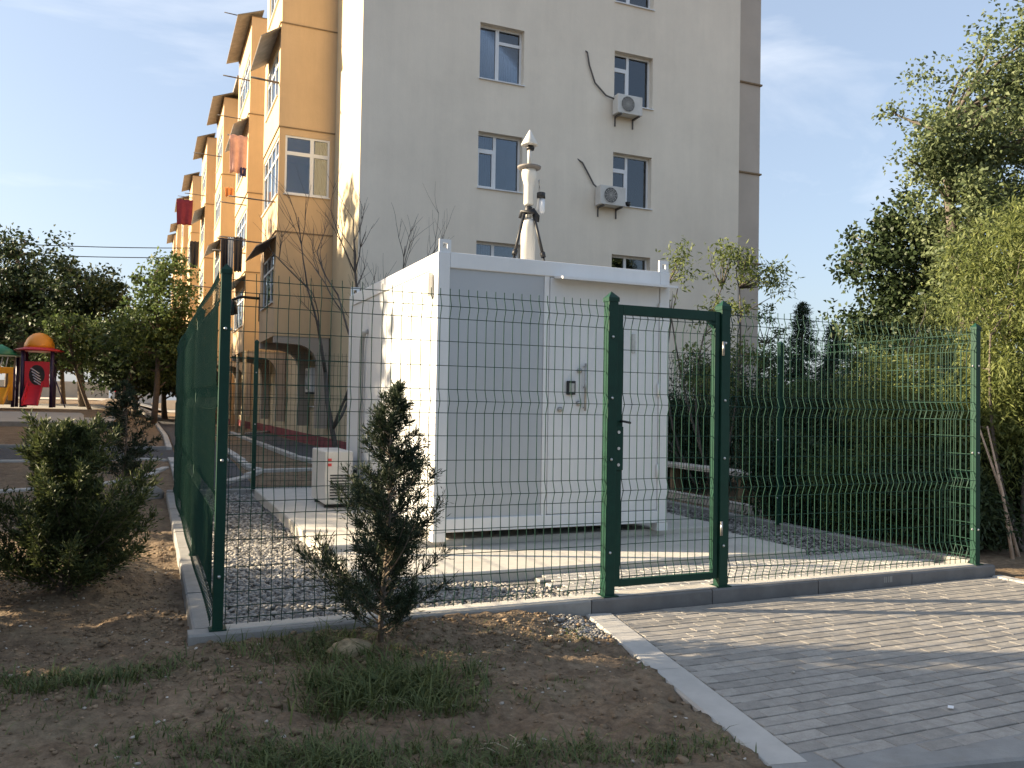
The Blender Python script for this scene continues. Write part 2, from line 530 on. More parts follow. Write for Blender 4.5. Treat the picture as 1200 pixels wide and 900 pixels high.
xs = axis([(-900, -120, 60), (-120, -30, 6), (-30, -4, 0.7), (-4, -1.5, 0.1), (-1.5, 3.1, 0.022), (3.1, 8, 0.12), (8, 40, 0.8), (40, 140, 6), (140, 901, 60)])
ys = axis([(-300, -20, 40), (-20, 2, 1.5), (2, 2.6, 0.1), (2.6, 5.6, 0.022), (5.6, 9.0, 0.035), (9.0, 15, 0.1), (15, 45, 0.5), (45, 140, 3), (140, 1001, 60)])
GX, GY = np.meshgrid(xs, ys)
GZ = dirt_z(GX, GY)
nx, ny = len(xs), len(ys)
idx = np.arange(nx * ny).reshape(ny, nx)
F = np.stack([idx[:-1, :-1], idx[:-1, 1:], idx[1:, 1:], idx[1:, :-1]], -1).reshape(-1, 4)
struct(np_obj('ground', np.stack([GX, GY, GZ], -1).reshape(-1, 3), F, M['dirt'], smooth=True))


def strip(name, left, right, m, dz=0.02, n=1, lift=None):
    """ribbon on the terrain between two polylines"""
    b = MB()
    L = [(x, y, float(zt(x, y)) + dz) for x, y in left]; Rr = [(x, y, float(zt(x, y)) + dz) for x, y in right]
    for k in range(len(L) - 1):
        b.quad(L[k], Rr[k], Rr[k + 1], L[k + 1])
    return struct(b.build(name, m))


def resample(p, st):
    out = [p[0]]
    for a, b in zip(p[:-1], p[1:]):
        n = max(1, int(math.dist(a, b) / st))
        for k in range(1, n + 1):
            out.append((a[0] + (b[0] - a[0]) * k / n, a[1] + (b[1] - a[1]) * k / n))
    return out


# asphalt lane along the house, a cross lane and the road in front
la = resample([(0.62, 13.9), (0.62, 19), (0.70, 30), (0.5, 45), (-0.8, 80), (-3, 110)], 1.0)
struct(strip('asphalt_lane', la, [(x + 1.05 + (0.2 if y > 20 else 0), y) for x, y in la], M['asphalt'], 0.035))
lb = resample([(-14, 19.6), (0.6, 19.4)], 0.8)
struct(strip('asphalt_path', lb, [(x, y + 3.0) for x, y in lb], M['asphalt'], 0.03))
lc = resample([(3.35, 16.2), (3.2, 19.6), (3.05, 26.5), (3.0, 34)], 1.0)
struct(strip('drive_beside_house', lc, [(x + 1.2, y) for x, y in lc], M['asphalt'], 0.05))
b = MB(); b.quad((-30, -8, -0.06), (40, -8, -0.06), (40, road_y(40) - .068, -0.06), (-30, road_y(-30) - .068, -0.06))
struct(b.build('road', M['asphalt']))
lp = resample([(-30, 31.5), (-1.2, 31.8)], 1.5)
struct(strip('playground_floor', lp, [(x, y + 26) for x, y in lp], M['play_floor'], 0.12))
lf = resample([(-60, 84), (8, 84)], 3)
struct(strip('far_street', lf, [(x, y + 20) for x, y in lf], M['far_wall'], 0.06))


def kerb_line(name, pts, w, h, m, z=None, dz=0.0, step=0.8, closed=False):
    """row of kerb stones along a polyline: each stone a child of the kerb"""
    root = bpy.data.objects.new(name, None); C.objects.link(root); struct(root)
    p = resample(pts, step)
    for a, c in zip(p[:-1], p[1:]):
        d = Vector((c[0] - a[0], c[1] - a[1], 0)); l = d.length; d.normalize()
        n = Vector((-d.y, d.x, 0))
        z0 = (float(zt((a[0] + c[0]) / 2, (a[1] + c[1]) / 2)) if z is None else z) + dz
        k = MB(); e = 0.004; ch = 0.012
        o = Vector((a[0], a[1], z0 + random.uniform(-.004, .004)))
        k.obox(o, d, n, (0, 0, 1), (e, l - e), (-w / 2, w / 2), (-0.16, h - ch))
        prof = [(-w / 2, h - ch), (w / 2, h - ch), (w / 2 - ch, h), (-w / 2 + ch, h)]
        k.prism(prof, o, n, (0, 0, 1), d, e, l - e)
        k.build('kerb_stone', m, root)
    return root


random.seed(3)
b = MB(); b.cbox(0.47, 6.95, 5.335, 5.452, 0.05, 0.1062, 0.004); struct(b.build('kerb_backing', M['concrete']))
kerb_line('front_kerb', [(0.25, 5.36), (2.95, 5.36)], 0.15, 0.10, M['kerb'], z=0.0, step=0.95)
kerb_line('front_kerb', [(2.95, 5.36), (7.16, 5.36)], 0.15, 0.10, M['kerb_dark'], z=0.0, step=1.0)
kerb_line('side_kerb', [(0.36, 5.44), (0.36, 13.45)], 0.15, 0.10, M['kerb'], z=0.0, step=1.0)
kerb_line('side_kerb', [(7.06, 5.44), (7.06, 13.45)], 0.12, 0.12, M['kerb'], z=0.0, step=1.0)
kerb_line('back_kerb', [(0.29, 13.54), (7.12, 13.54)], 0.15, 0.12, M['kerb'], z=0.0, step=1.0)
kerb_line('paving_edge', [(3.0, 5.27), (2.75, 4.02), (2.50, 2.77)], 0.20, 0.004, M['kerb_pale'], z=0.0, step=1.25)
kerb_line('paving_edge', [(7.14, 5.26), (7.14, 1.86)], 0.12, 0.01, M['kerb_pale'], z=0.0, step=1.0)
kerb_line('road_kerb', [(0.5, road_y(.5)), (9.2, road_y(9.2))], 0.14, 0.012, M['kerb'], z=0.0, step=1.0)
kerb_line('lane_kerb', [(0.52, 14.0), (0.50, 18.0), (0.48, 19.35)], 0.12, 0.08, M['kerb_pale'])
kerb_line('lane_kerb', [(0.52, 22.6), (0.56, 30), (0.38, 45), (-0.9, 78)], 0.14, 0.09, M['kerb_pale'], step=1.6)
kerb_line('path_kerb', [(-9, 19.5), (0.1, 19.3), (0.38, 18.9)], 0.12, 0.06, M['kerb_pale'], step=1.0)
kerb_line('path_kerb', [(-9, 22.75), (0.46, 22.62)], 0.12, 0.10, M['kerb'], step=1.0)
kerb_line('bed_kerb', [(-2.3, 14.5), (-0.75, 15.2), (0.0, 16.2), (0.35, 17.6)], 0.13, 0.06, M['kerb_pale'], step=0.6)
kerb_line('bed_kerb', [(1.83, 23.0), (1.83, 19.7), (1.87, 17.3), (2.0, 16.7), (1.72, 16.0), (1.22, 15.0)], 0.16, 0.08, M['kerb_pale'], step=0.9)
kerb_line('drive_kerb', [(2.98, 34), (3.0, 26.6), (3.1, 19.5), (3.3, 18.1), (3.36, 16.2)], 0.14, 0.09, M['kerb_pale'], step=1.0)
kerb_line('cross_kerb', [(2.0, 16.75), (3.2, 16.9)], 0.12, 0.07, M['kerb_pale'], step=0.7)
kerb_line('cross_kerb', [(1.9, 30.5), (2.95, 31.8), (4.5, 35)], 0.14, 0.08, M['kerb_pale'], step=1.2)
kerb_line('playground_kerb', [(-16, 31.4), (-1.1, 31.6)], 0.2, 0.16, M['kerb'], step=1.5)

# ------------------------------------------------------------------ fenced yard: gravel, slabs, paving
b = MB(); b.quad((0.43, 5.43, 0.035), (7.0, 5.43, 0.035), (7.0, 13.47, 0.035), (0.43, 13.47, 0.035))
struct(b.build('gravel_bed', M['gravel_bed']))


def stones(name, pos, size, m, seed, flat=0.65, label=None, cat=None):
    g = np.random.default_rng(seed)
    n = len(pos)
    base = np.array([(1, 0, 0), (-1, 0, 0), (0, 1, 0), (0, -1, 0), (0, 0, 1), (0, 0, -1),
                     (.62, .62, .55), (-.62, .62, .55), (-.62, -.62, .55), (.62, -.62, .55)], float)
    fc = np.array([(4, 0, 6), (4, 6, 2), (4, 2, 7), (4, 7, 1), (4, 1, 8), (4, 8, 3), (4, 3, 9), (4, 9, 0),
                   (0, 2, 6), (2, 1, 7), (1, 3, 8), (3, 0, 9), (5, 2, 0), (5, 1, 2), (5, 3, 1), (5, 0, 3)])
    V = base[None] * (1 + g.uniform(-.28, .28, (n, 10, 3)))
    V[:, :, 2] *= flat
    V[:, :, 0] *= g.uniform(.7, 1.4, (n, 1))
    a = g.uniform(0, 6.28, n); t = g.uniform(-.5, .5, n)
    c, s_ = np.cos(t)[:, None], np.sin(t)[:, None]
    V = np.stack([V[..., 0] * c - V[..., 2] * s_, V[..., 1], V[..., 0] * s_ + V[..., 2] * c], -1)
    c, s_ = np.cos(a)[:, None], np.sin(a)[:, None]
    V = np.stack([V[..., 0] * c - V[..., 1] * s_, V[..., 0] * s_ + V[..., 1] * c, V[..., 2]], -1)
    V = V * np.asarray(size).reshape(-1, 1, 1) + np.asarray(pos)[:, None, :]
    Fc = (fc[None] + (np.arange(n) * 10)[:, None, None]).reshape(-1, 3)
    o = np_obj(name, V.reshape(-1, 3), Fc, m)
    return tag(o, label, cat, kind='stuff')


g = np.random.default_rng(11)
P = []


def fill(x0, x1, y0, y1, n, cond=None, z=0.055):
    p = np.stack([g.uniform(x0, x1, n), g.uniform(y0, y1, n), np.full(n, z)], 1)
    if cond is not None: p = p[cond(p[:, 0], p[:, 1])]
    P.append(p)


fill(0.45, 1.50, 5.45, 8.6, 5200)
fill(0.45, 1.55, 8.6, 13.4, 3600)
fill(1.5, 3.1, 5.45, 6.34, 2300, lambda x, y: y < 6.34 - 0.55 * ss(2.2, 3.15, x) + 0.1)
fill(5.95, 7.0, 6.3, 13.4, 4200)
P = np.concatenate(P)
P[:, 2] += 0.02 * vnoise(P[:, 0], P[:, 1], 9, 2.5) + g.uniform(-.006, .008, len(P))
tag(stones('gravel', P, g.uniform(.011, .027, len(P)), M['gravel'], 5,
           label='loose grey crushed gravel around the concrete pad inside the fence', cat='gravel'))

pad = MB(); pad.cbox(1.47, 5.95, 7.62, 12.8, -0.05, 0.185, 0.012)
struct(pad.build('upper_concrete_pad', M['concrete']))
pad = MB(); pad.cbox(1.52, 5.93, 6.37, 7.617, -0.05, 0.125, 0.012)
struct(pad.build('lower_concrete_step', M['concrete']))
b = MB(); b.quad((3.0, 5.44, 0.048), (6.98, 5.44, 0.048), (6.98, 6.365, 0.048), (3.0, 6.365, 0.048))
struct(b.build('inner_paving_bed', M['bed_sand']))
V = []
paver_me = None


def paver_mesh(l, w, h, name):
    k = MB(); k.cbox(-l / 2, l / 2, -w / 2, w / 2, -h, 0, 0.003)
    return k.mesh(name)


# pavers between step and fence: small from here, joined
k = MB()
for j in range(9):
    y = 5.50 + j * 0.1
    for i in range(24):
        x = 2.55 + i * 0.2 + (0.1 if j % 2 else 0)
        if y > 6.34 or x > 6.9 or x < 3.05: continue
        zz = 0.07 + random.uniform(-.001, .001)
        k.cbox(x - .097, x + .097, y - .047, y + .047, 0.03, zz, 0.005)
tag(k.build('inner_pavers', M['paver_stuff']), 'rows of pale concrete pavers between gate and concrete step', 'pavers', kind='stuff')

b = MB(); b.quad((2.58, road_y(2.58) + .071, -.006), (7.08, road_y(7.08) + .071, -.006), (7.08, road_y(7.08) + .26, -.006), (2.58, road_y(2.58) + .26, -.006))
struct(b.build('mortar_infill', M['kerb']))
# pavers outside the gate: each one a child of the paving
paving = MB(); paving.quad((edge_x(2.77) + .1, 2.77, -0.026), (7.08, 1.86, -0.026), (7.08, 5.28, -0.026), (3.1, 5.28, -0.026))
paving = struct(paving.build('paving', M['bed_sand']))
pm_full = paver_mesh(0.1965, 0.0885, 0.05, 'paver'); pm_full.materials.append(M['paver'])
cand, cuts = [], []
for j in range(35):
    y = 5.2 - j * 0.1
    off = 0.1 if j % 2 else 0.0
    xa = edge_x(y) + .106
    x = 2.3 + off
    while x + 0.2 < 7.09:
        if y - .05 > road_y(x + .1) + .075:
            if x >= xa: cand.append((x + 0.1, y, pm_full))
            elif x + .2 > xa + .03: cuts.append((xa, x + .198, y))
        x += 0.2
    if 7.085 - x > .03: cuts.append((x + .002, 7.078, y))
for xa, xb, y in cuts:          # bricks cut along the edges
    if y - .05 < road_y(xb) + .07: continue
    k = MB(); k.cbox(xa, xb, y - .0443, y + .0443, -.05, random.uniform(-.001, .001), .003)
    k.build('paver', M['paver'], paving)
cand.sort(key=lambda c: c[0] * .399 + c[1] * .917 + (50 if c[0] / c[1] > 1.46 else 0))
rest = MB()
for n, (x, y, me) in enumerate(cand):
    dz = random.uniform(-.0012, .0012) + 0.012 * float(vnoise(np.array(x), np.array(y), 14, .8))
    if n < 300 - len(cuts):
        o = bpy.data.objects.new('paver', me); C.objects.link(o)
        o.location = (x + random.uniform(-.0015, .0015), y + random.uniform(-.0015, .0015), dz)
        o.rotation_euler = (random.gauss(0, .003), random.gauss(0, .002), random.gauss(0, .005))
        o.parent = paving
    else:
        h = .0982
        rest.cbox(x - h, x + h, y - .0443, y + .0443, -.05, dz, 0.003)
tag(rest.build('paver_field', M['paver'], paving), kind='stuff')

# ------------------------------------------------------------------ apartment building
FL = 2.84
Z0 = 2.86           # lintel of the ground floor
XW, YG = 4.57, 20.0
ZTOP = 15.7
bld = thing('apartment_building', 'five-storey beige apartment block with ochre glazed bays behind the white container', 'building', (XW, YG, 0.19))


def wall_holes(mb, o, ux, inw, W, z0, z1, holes, depth, rv=None):
    """sheet wall W wide from z0 to z1 with rectangular openings (a0,a1,c0,c1) and reveals"""
    o, ux, inw = Vector(o), Vector(ux), Vector(inw)
    up = Vector((0, 0, 1))
    A = sorted({0, W, *[h[0] for h in holes], *[h[1] for h in holes]})
    Z = sorted({z0, z1, *[h[2] for h in holes], *[h[3] for h in holes]})
    P3 = lambda a, z, d=0: o + ux * a + up * z + inw * d
    for a0, a1 in zip(A[:-1], A[1:]):
        for c0, c1 in zip(Z[:-1], Z[1:]):
            am, cm = (a0 + a1) / 2, (c0 + c1) / 2
            if any(h[0] < am < h[1] and h[2] < cm < h[3] for h in holes): continue
            mb.quad(P3(a0, c0), P3(a1, c0), P3(a1, c1), P3(a0, c1))
    q = rv or mb
    for a0, a1, c0, c1 in holes:
        q.quad(P3(a0, c0), P3(a0, c0, depth), P3(a1, c0, depth), P3(a1, c0))
        q.quad(P3(a0, c1), P3(a1, c1), P3(a1, c1, depth), P3(a0, c1, depth))
        q.quad(P3(a0, c0), P3(a0, c1), P3(a0, c1, depth), P3(a0, c0, depth))
        q.quad(P3(a1, c0), P3(a1, c0, depth), P3(a1, c1, depth), P3(a1, c1))


def window(parent, o, ux, inw, w, z0, z1, kind, dep=0.22, curtain=None, room=True, name='window'):
    """pvc window set dep behind the wall face: frame, panes, curtain, sill, dark room"""
    o, ux, inw = Vector(o), Vector(ux), Vector(inw)
    up = (0, 0, 1)
    fr = MB()
    t = 0.055; d0, d1 = dep - 0.06, dep
    B = lambda a, c, q0=d0, q1=d1: fr.obox(o, ux, inw, up, a, (q0, q1), c)
    B((0.001, t), (z0 + .001, z1 - .001)); B((w - t, w - .001), (z0 + .001, z1 - .001)); B((t, w - t), (z0 + .001, z0 + t)); B((t, w - t), (z1 - t, z1 - .001))
    panes = []
    if kind == 'L':        # narrow left sash with fanlight, wide fixed right
        m = w * 0.42; tz = z1 - (z1 - z0) * 0.30
        B((m - .04, m + .04), (z0 + t, z1 - t)); B((t, m - .04), (tz - .04, tz + .04))
        B((t, t + .035), (z0 + t, tz - .04), d0 - .012, d1 - .005); B((m - .075, m - .04), (z0 + t, tz - .04), d0 - .012, d1 - .005)
        B((t + .035, m - .075), (z0 + t, z0 + t + .035), d0 - .012, d1 - .005); B((t + .035, m - .075), (tz - .075, tz - .04), d0 - .012, d1 - .005)
        panes = [(t, m - .04, z0 + t, tz - .04), (t, m - .04, tz + .04, z1 - t), (m + .04, w - t, z0 + t, z1 - t)]
    elif kind == 'R':
        m = w * 0.44; tz = z1 - (z1 - z0) * 0.26
        B((m - .05, m + .05), (z0 + t, z1 - t)); B((m + .05, w - t), (tz - .04, tz + .04))
        panes = [(t, m - .05, z0 + t, z1 - t), (m + .05, w - t, z0 + t, tz - .04), (m + .05, w - t, tz + .04, z1 - t)]
    elif kind == 'N':      # several uprights
        n = max(2, int(w / 0.75)); tz = z1 - (z1 - z0) * 0.30
        B((t, w - t), (tz - .03, tz + .03))
        for i in range(1, n):
            B((w * i / n - .03, w * i / n + .03), (z0 + t, tz - .03)); B((w * i / n - .03, w * i / n + .03), (tz + .03, z1 - t))
        for i in range(n):
            a0 = t if i == 0 else w * i / n + .03; a1 = w - t if i == n - 1 else w * (i + 1) / n - .03
            panes += [(a0, a1, z0 + t, tz - .03), (a0, a1, tz + .03, z1 - t)]
    elif kind == 'B':      # large corner glazing: low fanlights, two sashes
        m = w * 0.60; tz = z1 - (z1 - z0) * 0.30
        B((m - .05, m + .05), (z0 + t, z1 - t)); B((t, m - .05), (tz - .05, tz + .05)); B((m + .05, w - t), (tz - .05, tz + .05))
        panes = [(t, m - .05, z0 + t, tz - .05), (m + .05, w - t, z0 + t, tz - .05), (t, m - .05, tz + .05, z1 - t), (m + .05, w - t, tz + .05, z1 - t)]
    wo = fr.build(name, M['frame_white'], parent)
    for a0, a1, c0, c1 in panes:
        q = MB(); q.obox(o, ux, inw, up, (a0, a1), (dep - .035, dep - .025), (c0, c1)); q.build('pane', M['glass'], wo)
    s = MB(); s.obox(o, ux, inw, up, (-.02, w + .02), (-.05, d0), (z0 - .03, z0 - .002)); s.build('sill', M['frame_white'], wo)
    if room:
        rm = MB(); P3 = lambda a, z, d: o + ux * a + Vector(up) * z + inw * d
        a0, a1, c0, c1, e0, e1 = -.3, w + .3, z0 - .5, z1 + .2, dep + .3, dep + 1.6
        rm.quad(P3(a0, c0, e1), P3(a1, c0, e1), P3(a1, c1, e1), P3(a0, c1, e1))
        rm.quad(P3(a0, c0, dep), P3(a0, c0, e1), P3(a0, c1, e1), P3(a0, c1, dep))
        rm.quad(P3(a1, c0, dep), P3(a1, c1, dep), P3(a1, c1, e1), P3(a1, c0, e1))
        rm.quad(P3(a0, c0, dep), P3(a1, c0, dep), P3(a1, c0, e1), P3(a0, c0, e1))
        rm.quad(P3(a0, c1, dep), P3(a0, c1, e1), P3(a1, c1, e1), P3(a1, c1, dep))
        rm.build('room', M['room'], wo)
    if curtain:
        for (a0, a1, mt) in curtain:
            cu = MB(); n = 28
            pt = [(a0 + (a1 - a0) * i / n, dep + .12 + .025 * math.sin(i * 1.9) + .012 * math.sin(i * 4.1)) for i in range(n + 1)]
            for (a, d), (a2, d2) in zip(pt[:-1], pt[1:]):
                cu.quad(o + ux * a + inw * d + Vector(up) * (z0 - .1), o + ux * a2 + inw * d2 + Vector(up) * (z0 - .1),
                        o + ux * a2 + inw * d2 + Vector(up) * z1, o + ux * a + inw * d + Vector(up) * z1, True)
            cu.build('curtain', M[mt], wo)
    return wo


# gable wall with two columns of windows
GW = 15.93 - XW
holes, wins = [], []
for k in range(5):
    zl = Z0 + k * FL
    for ci, x in enumerate((7.63, 11.63)):
        a = x - XW
        holes.append((a, a + 1.25, zl - 1.46, zl)); wins.append((k, ci, x, zl))
gw = MB(); wall_holes(gw, (XW, YG, 0), (1, 0, 0), (0, 1, 0), GW, 0.0, ZTOP, holes, 0.24)
gw.build('gable_wall', M['gable'], bld)
for k, ci, x, zl in wins:
    kind = 'R' if (k, ci) == (3, 0) else 'L'
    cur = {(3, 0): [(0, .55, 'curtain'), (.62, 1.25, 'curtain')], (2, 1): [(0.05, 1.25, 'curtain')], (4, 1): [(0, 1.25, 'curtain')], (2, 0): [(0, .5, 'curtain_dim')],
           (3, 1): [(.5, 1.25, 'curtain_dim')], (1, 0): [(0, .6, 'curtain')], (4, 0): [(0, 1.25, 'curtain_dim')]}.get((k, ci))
    window(bld, (x, YG, 0), (1, 0, 0), (0, 1, 0), 1.25, zl - 1.46, zl, kind, 0.24, cur)
# flower pots on the sill beside the lower cooling unit are things of their own (below)

# long facade on the sunny side: wall pieces and glazed bays
bays = [(23.1, 3.07, 3.35), (31.0, 3.07, 4.6), (39.9, 2.83, 4.2), (46.4, 2.5, 4.4), (54.8, 2.17, 4.2), (61.4, 1.93, 4.4), (70.6, 1.77, 3.4), (75.5, 1.65, 4.0)]
# corner strip
fw = MB()
hs = [(1.0, 2.0, 1.35, 2.75)]
wall_holes(fw, (XW, 23.1, 0), (0, -1, 0), (1, 0, 0), 3.1, 0.49, ZTOP, [], 0.2)
fw.build('corner_wall', M['cream'], bld)
prev_y, prev_x = 23.1, XW
for i, (y0, xb, ln) in enumerate(bays):
    xw = xb + 1.5
    y1 = bays[i + 1][0] if i + 1 < len(bays) else y0 + 7
    # wall behind and beyond the bay
    wl = MB(); hol = []
    if i < 3:
        for q in ((0.5, 1.5), (2.1, 3.0)):
            hol.append((y1 - y0 - q[1] - (y1 - y0 - ln), y1 - y0 - q[0] - (y1 - y0 - ln), 1.35, 2.75) if False else (y1 - (y0 + q[1]), y1 - (y0 + q[0]), 1.35, 2.75))
    wall_holes(wl, (xw, y1, 0), (0, -1, 0), (1, 0, 0), y1 - y0, 0.49, ZTOP, hol, 0.2)
    wl.build('facade_wall', M['cream'], bld)
    for h in hol:
        window(bld, (xw, y1 - h[0], 0), (0, -1, 0), (1, 0, 0), h[1] - h[0], h[2], h[3], 'L', 0.2)
    if i + 1 < len(bays) and abs(bays[i + 1][1] - xb) > 0.01:
        st = MB(); xn = bays[i + 1][1] + 1.5
        st.quad((min(xn, xw), y1, 0.19), (max(xn, xw), y1, 0.19), (max(xn, xw), y1, ZTOP), (min(xn, xw), y1, ZTOP)); st.build('wall_return', M['ochre'], bld)
    # plinth
    pl = MB(); pl.box(xw - .03, xw + .2, y0 + .001, y1 - .001, 0.0, 0.49); pl.build('plinth', M['plinth'], bld)
    # the bay: storeys 2 to 5 stacked, each storey a box with a glazed long side
    ye = y0 + ln
    for k in range(1, 5):
        zb = 3.24 + (k - 1) * FL; zt_ = zb + FL - 0.03
        if k == 4: zt_ = 15.25
        glazed = (i == 0 and k == 2)
        off = 0.02 if k % 2 else 0.0
        by = MB()
        # sunny long side with opening
        if glazed: lo, hi, m0, m1 = zb + 1.02, zb + 2.62, 0.06, 0.06
        else: lo, hi, m0, m1 = zb + 0.95, zb + 2.35, 0.35, 0.55
        hl = [(m1, ln - m0, lo, hi)]
        wall_holes(by, (xb - off, ye, 0), (0, -1, 0), (1, 0, 0), ln, zb, zt_, hl, 0.12)
        # end facing the road
        if glazed:
            wall_holes(by, (xb - off, y0, 0), (1, 0, 0), (0, 1, 0), xw - xb + off - .001, zb, zt_, [(0.16, 1.36, lo, hi)], 0.10)
        else:
            by.quad((xb - off, y0, zb), (xw - .001, y0, zb), (xw - .001, y0, zt_), (xb - off, y0, zt_))
        by.quad((xb - off, ye, zb), (xb - off, ye, zt_), (xw - .001, ye, zt_), (xw - .001, ye, zb))
        by.quad((xb - off, y0, zb), (xb - off, ye, zb), (xw, ye, zb), (xw, y0, zb))
        by.quad((xb - off, y0, zt_), (xw, y0, zt_), (xw, ye, zt_), (xb - off, ye, zt_))
        by.build('bay', M['ochre'], bld)
        le = MB(); le.box(xb - off - .03, xw - .002, y0 - .025, ye + .02, zt_ + .001, zt_ + .029); le.build('ledge', M['ledge'], bld)
        if glazed:
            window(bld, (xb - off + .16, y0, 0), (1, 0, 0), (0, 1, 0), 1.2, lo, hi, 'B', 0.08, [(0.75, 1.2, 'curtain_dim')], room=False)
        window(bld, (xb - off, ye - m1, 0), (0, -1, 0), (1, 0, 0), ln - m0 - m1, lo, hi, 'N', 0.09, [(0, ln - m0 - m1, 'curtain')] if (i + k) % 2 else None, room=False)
        if k == 4 or (i == 0 and k in (1, 3)) or (i == 1 and k in (1, 3)) or (i > 1 and (i * 3 + k) % 4 == 0):
            # sloping sheet hood over the glazing
            cz = zt_ + 0.03 if k == 4 else hi + 0.22
            w_ = 0.5 if k == 4 else 0.45
            cn = MB(); cn.prism([(0.06 if k != 4 else 0.4, 0.14), (-w_, -.20), (-w_, -.23), (0.06 if k != 4 else 0.4, 0.10)], (xb - off - .002 - (0.065 if k != 4 else 0), y0 - (.12 if k == 4 else .0), cz + (.1 if k == 4 else 0)),
                                (1, 0, 0), (0, 0, 1), (0, 1, 0), 0, ln * (1.03 if k == 4 else .8))
            cn.build('hood', M['sheet_roof'], bld)
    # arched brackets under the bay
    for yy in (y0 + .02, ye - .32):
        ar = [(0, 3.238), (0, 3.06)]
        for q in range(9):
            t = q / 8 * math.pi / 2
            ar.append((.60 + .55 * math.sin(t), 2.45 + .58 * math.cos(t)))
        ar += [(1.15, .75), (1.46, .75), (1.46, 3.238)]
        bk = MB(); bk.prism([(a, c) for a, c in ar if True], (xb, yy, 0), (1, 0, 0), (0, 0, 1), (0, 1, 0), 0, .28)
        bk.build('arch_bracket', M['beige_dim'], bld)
# plinth of the corner, flat roof, right-hand bay and far walls
pl = MB(); pl.box(XW - .03, XW + .2, YG - .03, 23.1, 0.0, 0.488); pl.build('plinth', M['plinth'], bld)
pl = MB(); pl.box(XW + .2, 15.96, YG - .03, YG - .001, 0.0, 0.488); pl.build('plinth', M['plinth'], bld)
rf = MB(); rf.box(4.60, 15.92, YG + .03, 38, ZTOP - .2, ZTOP - .05); rf.box(3.2, 15.92, 38.001, 82.4, ZTOP - .2, ZTOP - .05); rf.build('roof', M['sheet_roof'], bld)
rw = MB(); rw.quad((15.93, YG, 0), (15.93, 82.5, 0), (15.93, 82.5, ZTOP), (15.93, YG, ZTOP)); rw.quad((3.15, 82.5, 0), (3.15, 82.5, ZTOP), (15.93, 82.5, ZTOP), (15.93, 82.5, 0))
rw.build('rear_wall', M['gable'], bld)
for k in range(5):
    z0_ = 0.4 + k * FL; z1_ = z0_ + FL - .05
    rb = MB(); rb.box(15.935, 17.53, 21.0, 25.5, z0_, z1_); rb.build('bay', M['bay_grey'], bld)
    le = MB(); le.box(15.935, 17.58, 20.95, 25.55, z1_ + .001, z1_ + .049); le.build('ledge', M['ledge'], bld)

# ------------------------------------------------------------------ things on the building
def ac_unit(name, label, o, group, ux=(1, 0, 0), out=(0, -1, 0), w=0.78, h=0.55, d=0.30, pipe=None):
    """outdoor cooling unit; o = lower left corner on the wall"""
    o, ux, out = Vector(o), Vector(ux), Vector(out)
    t = thing(name, label, 'air conditioner', tuple(o), group)
    k = MB(); k.obox(o, ux, out, (0, 0, 1), (0, w), (.06, .06 + d), (.03, h)); k.build('casing', M['ac_white'], t, 0.012)
    fx = w * .40; c = o + ux * fx + out * (.062 + d) + Vector((0, 0, h * .53))
    r = h * .38
    k = MB()
    n = 24
    ring = [c + (ux * math.cos(2 * math.pi * j / n) + Vector((0, 0, 1)) * math.sin(2 * math.pi * j / n)) * r for j in range(n)]
    k.poly([p + out * .004 for p in ring]); k.build('fan_opening', M['ac_grille'], t)
    g_ = MB()
    for q in (1.0, .78, .56, .34):
        g_.tube([c + out * .012 + (ux * math.cos(2 * math.pi * j / n) + Vector((0, 0, 1)) * math.sin(2 * math.pi * j / n)) * r * q for j in range(n + 1)], .006, 4, False)
    for j in range(6):
        a = math.pi * j / 6
        v = ux * math.cos(a) + Vector((0, 0, 1)) * math.sin(a)
        g_.tube([c + out * .012 - v * r, c + out * .012 + v * r], .005, 4, False)
    g_.build('grille', M['ac_white'], t)
    for a in (.12 * w, .85 * w):
        k = MB(); k.obox(o, ux, out, (0, 0, 1), (a, a + .035), (0, .06 + d), (-.02, .029))
        k.obox(o, ux, out, (0, 0, 1), (a + .001, a + .034), (0.0, .03), (-.25, -.02)); k.build('bracket', M['pole_metal'], t)
    k = MB(); k.obox(o, ux, out, (0, 0, 1), (w + .002, w + .05), (.1, .25), (.12, .36)); k.build('valve_cover', M['ac_white'], t)
    if pipe:
        k = MB(); k.tube(pipe, .022, 8); k.build('pipe', M['pole_metal'], t)
    return t


GA = 'cooling units hung on the gable wall'
ac_unit('air_conditioner', 'white cooling unit under the fourth-floor right gable window', (11.55, YG, 9.50), GA,
        pipe=[(11.6, 19.85, 9.95), (11.35, 19.95, 10.05), (11.0, 19.96, 10.35), (10.82, 19.96, 10.8), (10.75, 19.96, 11.15), (10.72, 20.02, 11.2)])
ac_unit('air_conditioner', 'white cooling unit left of the third-floor gable window with flower pots', (11.05, YG, 6.93), GA,
        pipe=[(11.12, 19.85, 7.4), (11.0, 19.95, 7.55), (10.85, 19.96, 7.8), (10.65, 19.96, 8.1), (10.52, 20.02, 8.2)])
for x in (11.92, 12.1):
    k = MB(); k.lathe([(.05, 7.06), (.075, 7.18), (.07, 7.18)], (x, YG - .03, 0), 10)
    fp = k.build('flower_pot', M['black'])
    tag(fp, 'small dark flower pot on the sill beside the lower cooling unit', 'flower pot', 'flower pots on the window sill')

